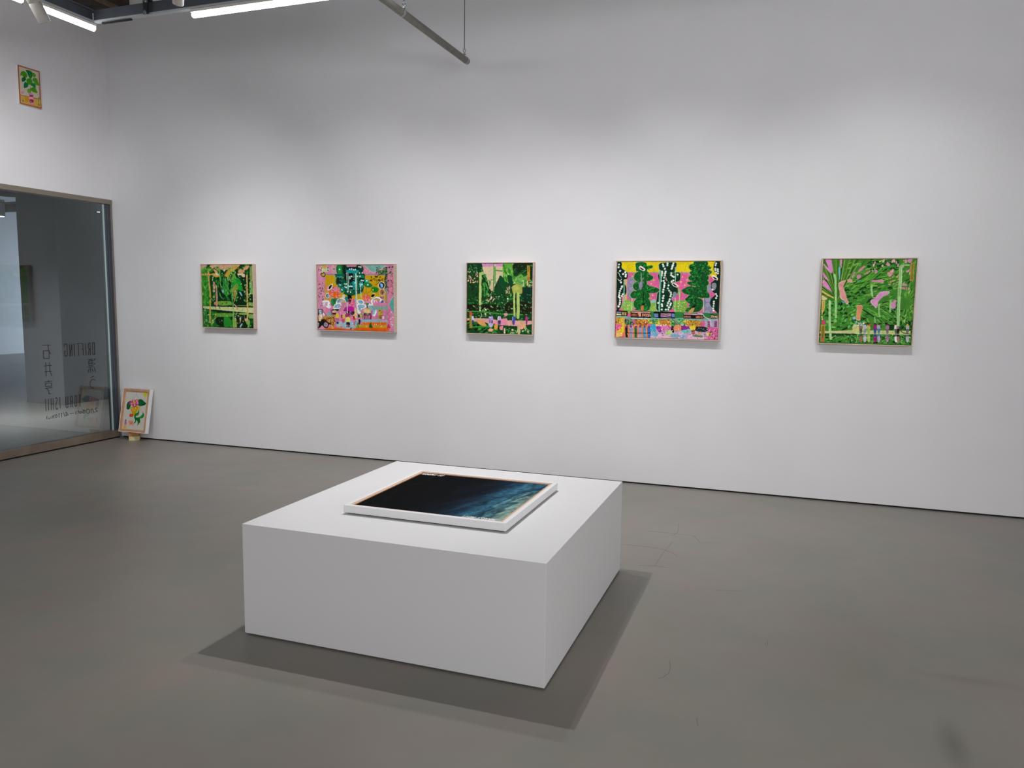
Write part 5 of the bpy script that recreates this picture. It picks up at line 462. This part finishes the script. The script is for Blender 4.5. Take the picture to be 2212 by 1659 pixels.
# key light over the plinth
spotlight((4.72,-2.19,3.37),(4.95,-3.1,0),'white downlight over the plinth, above the picture edge',LAMPW,P_KEY,150,.9,rail_z=UPZ,size=.02)
rail('lighting_rail',(4.0,-2.24,UPZ),(5.5,-2.24,UPZ),'short upper rail over the plinth')
for (x,y,ax,ay,lab) in ((8.7,-3.3,8.9,-3.3,'white downlight over the right part of the floor'),(2.1,-4.7,1.9,-4.6,'white downlight over the left part of the floor'),(8.2,-5.6,8.3,-5.5,'white downlight to the right of the viewer')):
    spotlight((x,y,3.5),(ax,ay,0),lab,LAMPW,P_FLOOD,125,1.0,rail_z=UPZ,size=.15)
    rail('lighting_rail',(x-.3,y,UPZ),(x+.3,y,UPZ),'short upper rail carrying the '+lab[6:])
# ---------------------------------------------------------------- suspended pipe
pt=thing('suspended_pipe',(4.0,-.165,3.425),'grey suspended pipe pointing at the long wall, hung on wires','pipe')
PX,PZ,PR=4.0,3.425,.026
MB().prof((PX,-.150,PZ),(PX,-8.8,PZ),[(0,PR*.6),(.0006,PR*.93),(.0014,PR),(1,PR)],28).obj('tube',PIPEM,pt)
for y in (-.182,-1.285,-3.3,-5.3): MB().cyl((PX,y-.018,PZ),(PX,y+.006,PZ),PR*1.045,28).obj('band',BAND,pt,label='pale metal band')
for y in (-.215,-1.262,-3.28,-5.28):
    h=MB(); z=PZ+PR
    h.prof((PX,y,z-.003),(PX,y,z+.012),[(0,.004),(1,.004)],10); h.prof((PX,y,z+.010),(PX,y,z+.016),[(0,.012),(1,.012)],12)
    for s in (-1,1): h.cyl((PX,y,z+.014),(PX+s*.011,y,z+.042),.0032,8); h.cyl((PX+s*.011,y,z+.042),(PX+s*.003,y,z+.056),.0032,8)
    h.cyl((PX-.008,y,z+.054),(PX+.008,y,z+.054),.0035,8); h.obj('hook',CLIPM,pt,label='zinc hook')
    MB().cyl((PX,y,z+.05),(PX,y,4.9),.0032,8).obj('wire',WIREM,pt)
# ---------------------------------------------------------------- lobby fixtures seen through the glass
def down(x,y,z,r,h,label):
    t=thing('downlight',(x,y,z),label,'spotlight'); MB().prof((x,y,z+h),(x,y,z),[(0,r*.9),(.06,r),(1,r)],28).obj('head',mat('lobby_lamp_body','8a9496',.5),t)
    MB().cyl((x,y,z+.004),(x,y,z-.002),r*.9,28).obj('lens',LENS,t); m2=mat('lobby_lamp_arm','87918f',.5)
    MB().box(x-r*1.6,x-r*1.05,y-.02,y+.02,z+h*.55,z+h+.12,.004).obj('arm',m2,t); MB().box(x-r*1.5,x+r*1.3,y-.02,y+.02,z+h,z+h+.03,.003).obj('bracket',m2,t)
    MB().cyl((x,y,z+h+.03),(x,y,3.9),.010,12).obj('stem',m2,t)
    lamp('downlight_beam','SPOT',(x,y,z-.01),(P_DL if x<-1 else P_DL*.5),(x-.3,y,0),84,.9,.04,color=(.9,.97,1),parent=t); return t
down(-.383,.2,2.367,.033,.115,'small downlight beside the lobby column, just inside the glass')
down(-1.90,.2,2.36,.075,.15,'larger downlight hanging in the lobby left of the column')
spotlight((-1.2,-3.6,3.2),(-2.75,1.6,.1),'added lobby spotlight, out of view, brightening the foot of the column',LAMPW,P_COL,34,1.0,rail_z=3.9,size=.1)  # added lamp, out of view, makes the column lighter towards its foot
t=thing('lobby_rail',(-5.0,3.0,2.9),'dark track rail crossing the lobby ceiling','rail')
MB().box(-8,-3.5,3.0,3.06,2.86,2.92,.004).obj('bar',mat('dark_metal','14171a',.5),t); MB().box(-8,-3.5,3.0,3.06,2.80,2.855,.004).obj('lower_bar',mat('grey_metal','4c545a',.5),t); MB().box(-8,-3.4,3.07,3.14,2.90,2.97,.004).obj('tray',mat('pale_metal','5f7176',.5),t)
for xx in (-7.5,-4.2): MB().cyl((xx,3.03,2.99),(xx,3.03,3.9),.008,8).obj('hanger',WIREM,t)
t=thing('lobby_speaker',(-5.2,3.0,3.0),'black round lamp head above the lobby rail','lamp')
MB().prof((-5.45,2.8,3.17),(-5.12,3.1,3.15),[(0,.10),(.1,.125),(.5,.135),(.9,.125),(1,.10)],28).obj('head',mat('lobby_black','060708',.6),t); MB().cyl((-5.3,3.0,3.27),(-5.3,3.0,3.9),.012,8).obj('stem',WIREM,t)
t=thing('ceiling_duct',(-6,4.6,3.45),'grey air duct under the lobby ceiling','duct')
MB().box(-9,-3.4,4.4,4.9,3.42,3.75,.01).obj('duct_body',mat('duct_metal','5c6a70',.5,metal=.3),t)
for i in range(5): MB().box(-8.8+i*1.15,-8.77+i*1.15,4.39,4.91,3.41,3.76).obj('flange',mat('pale_metal','5f7176'),t)
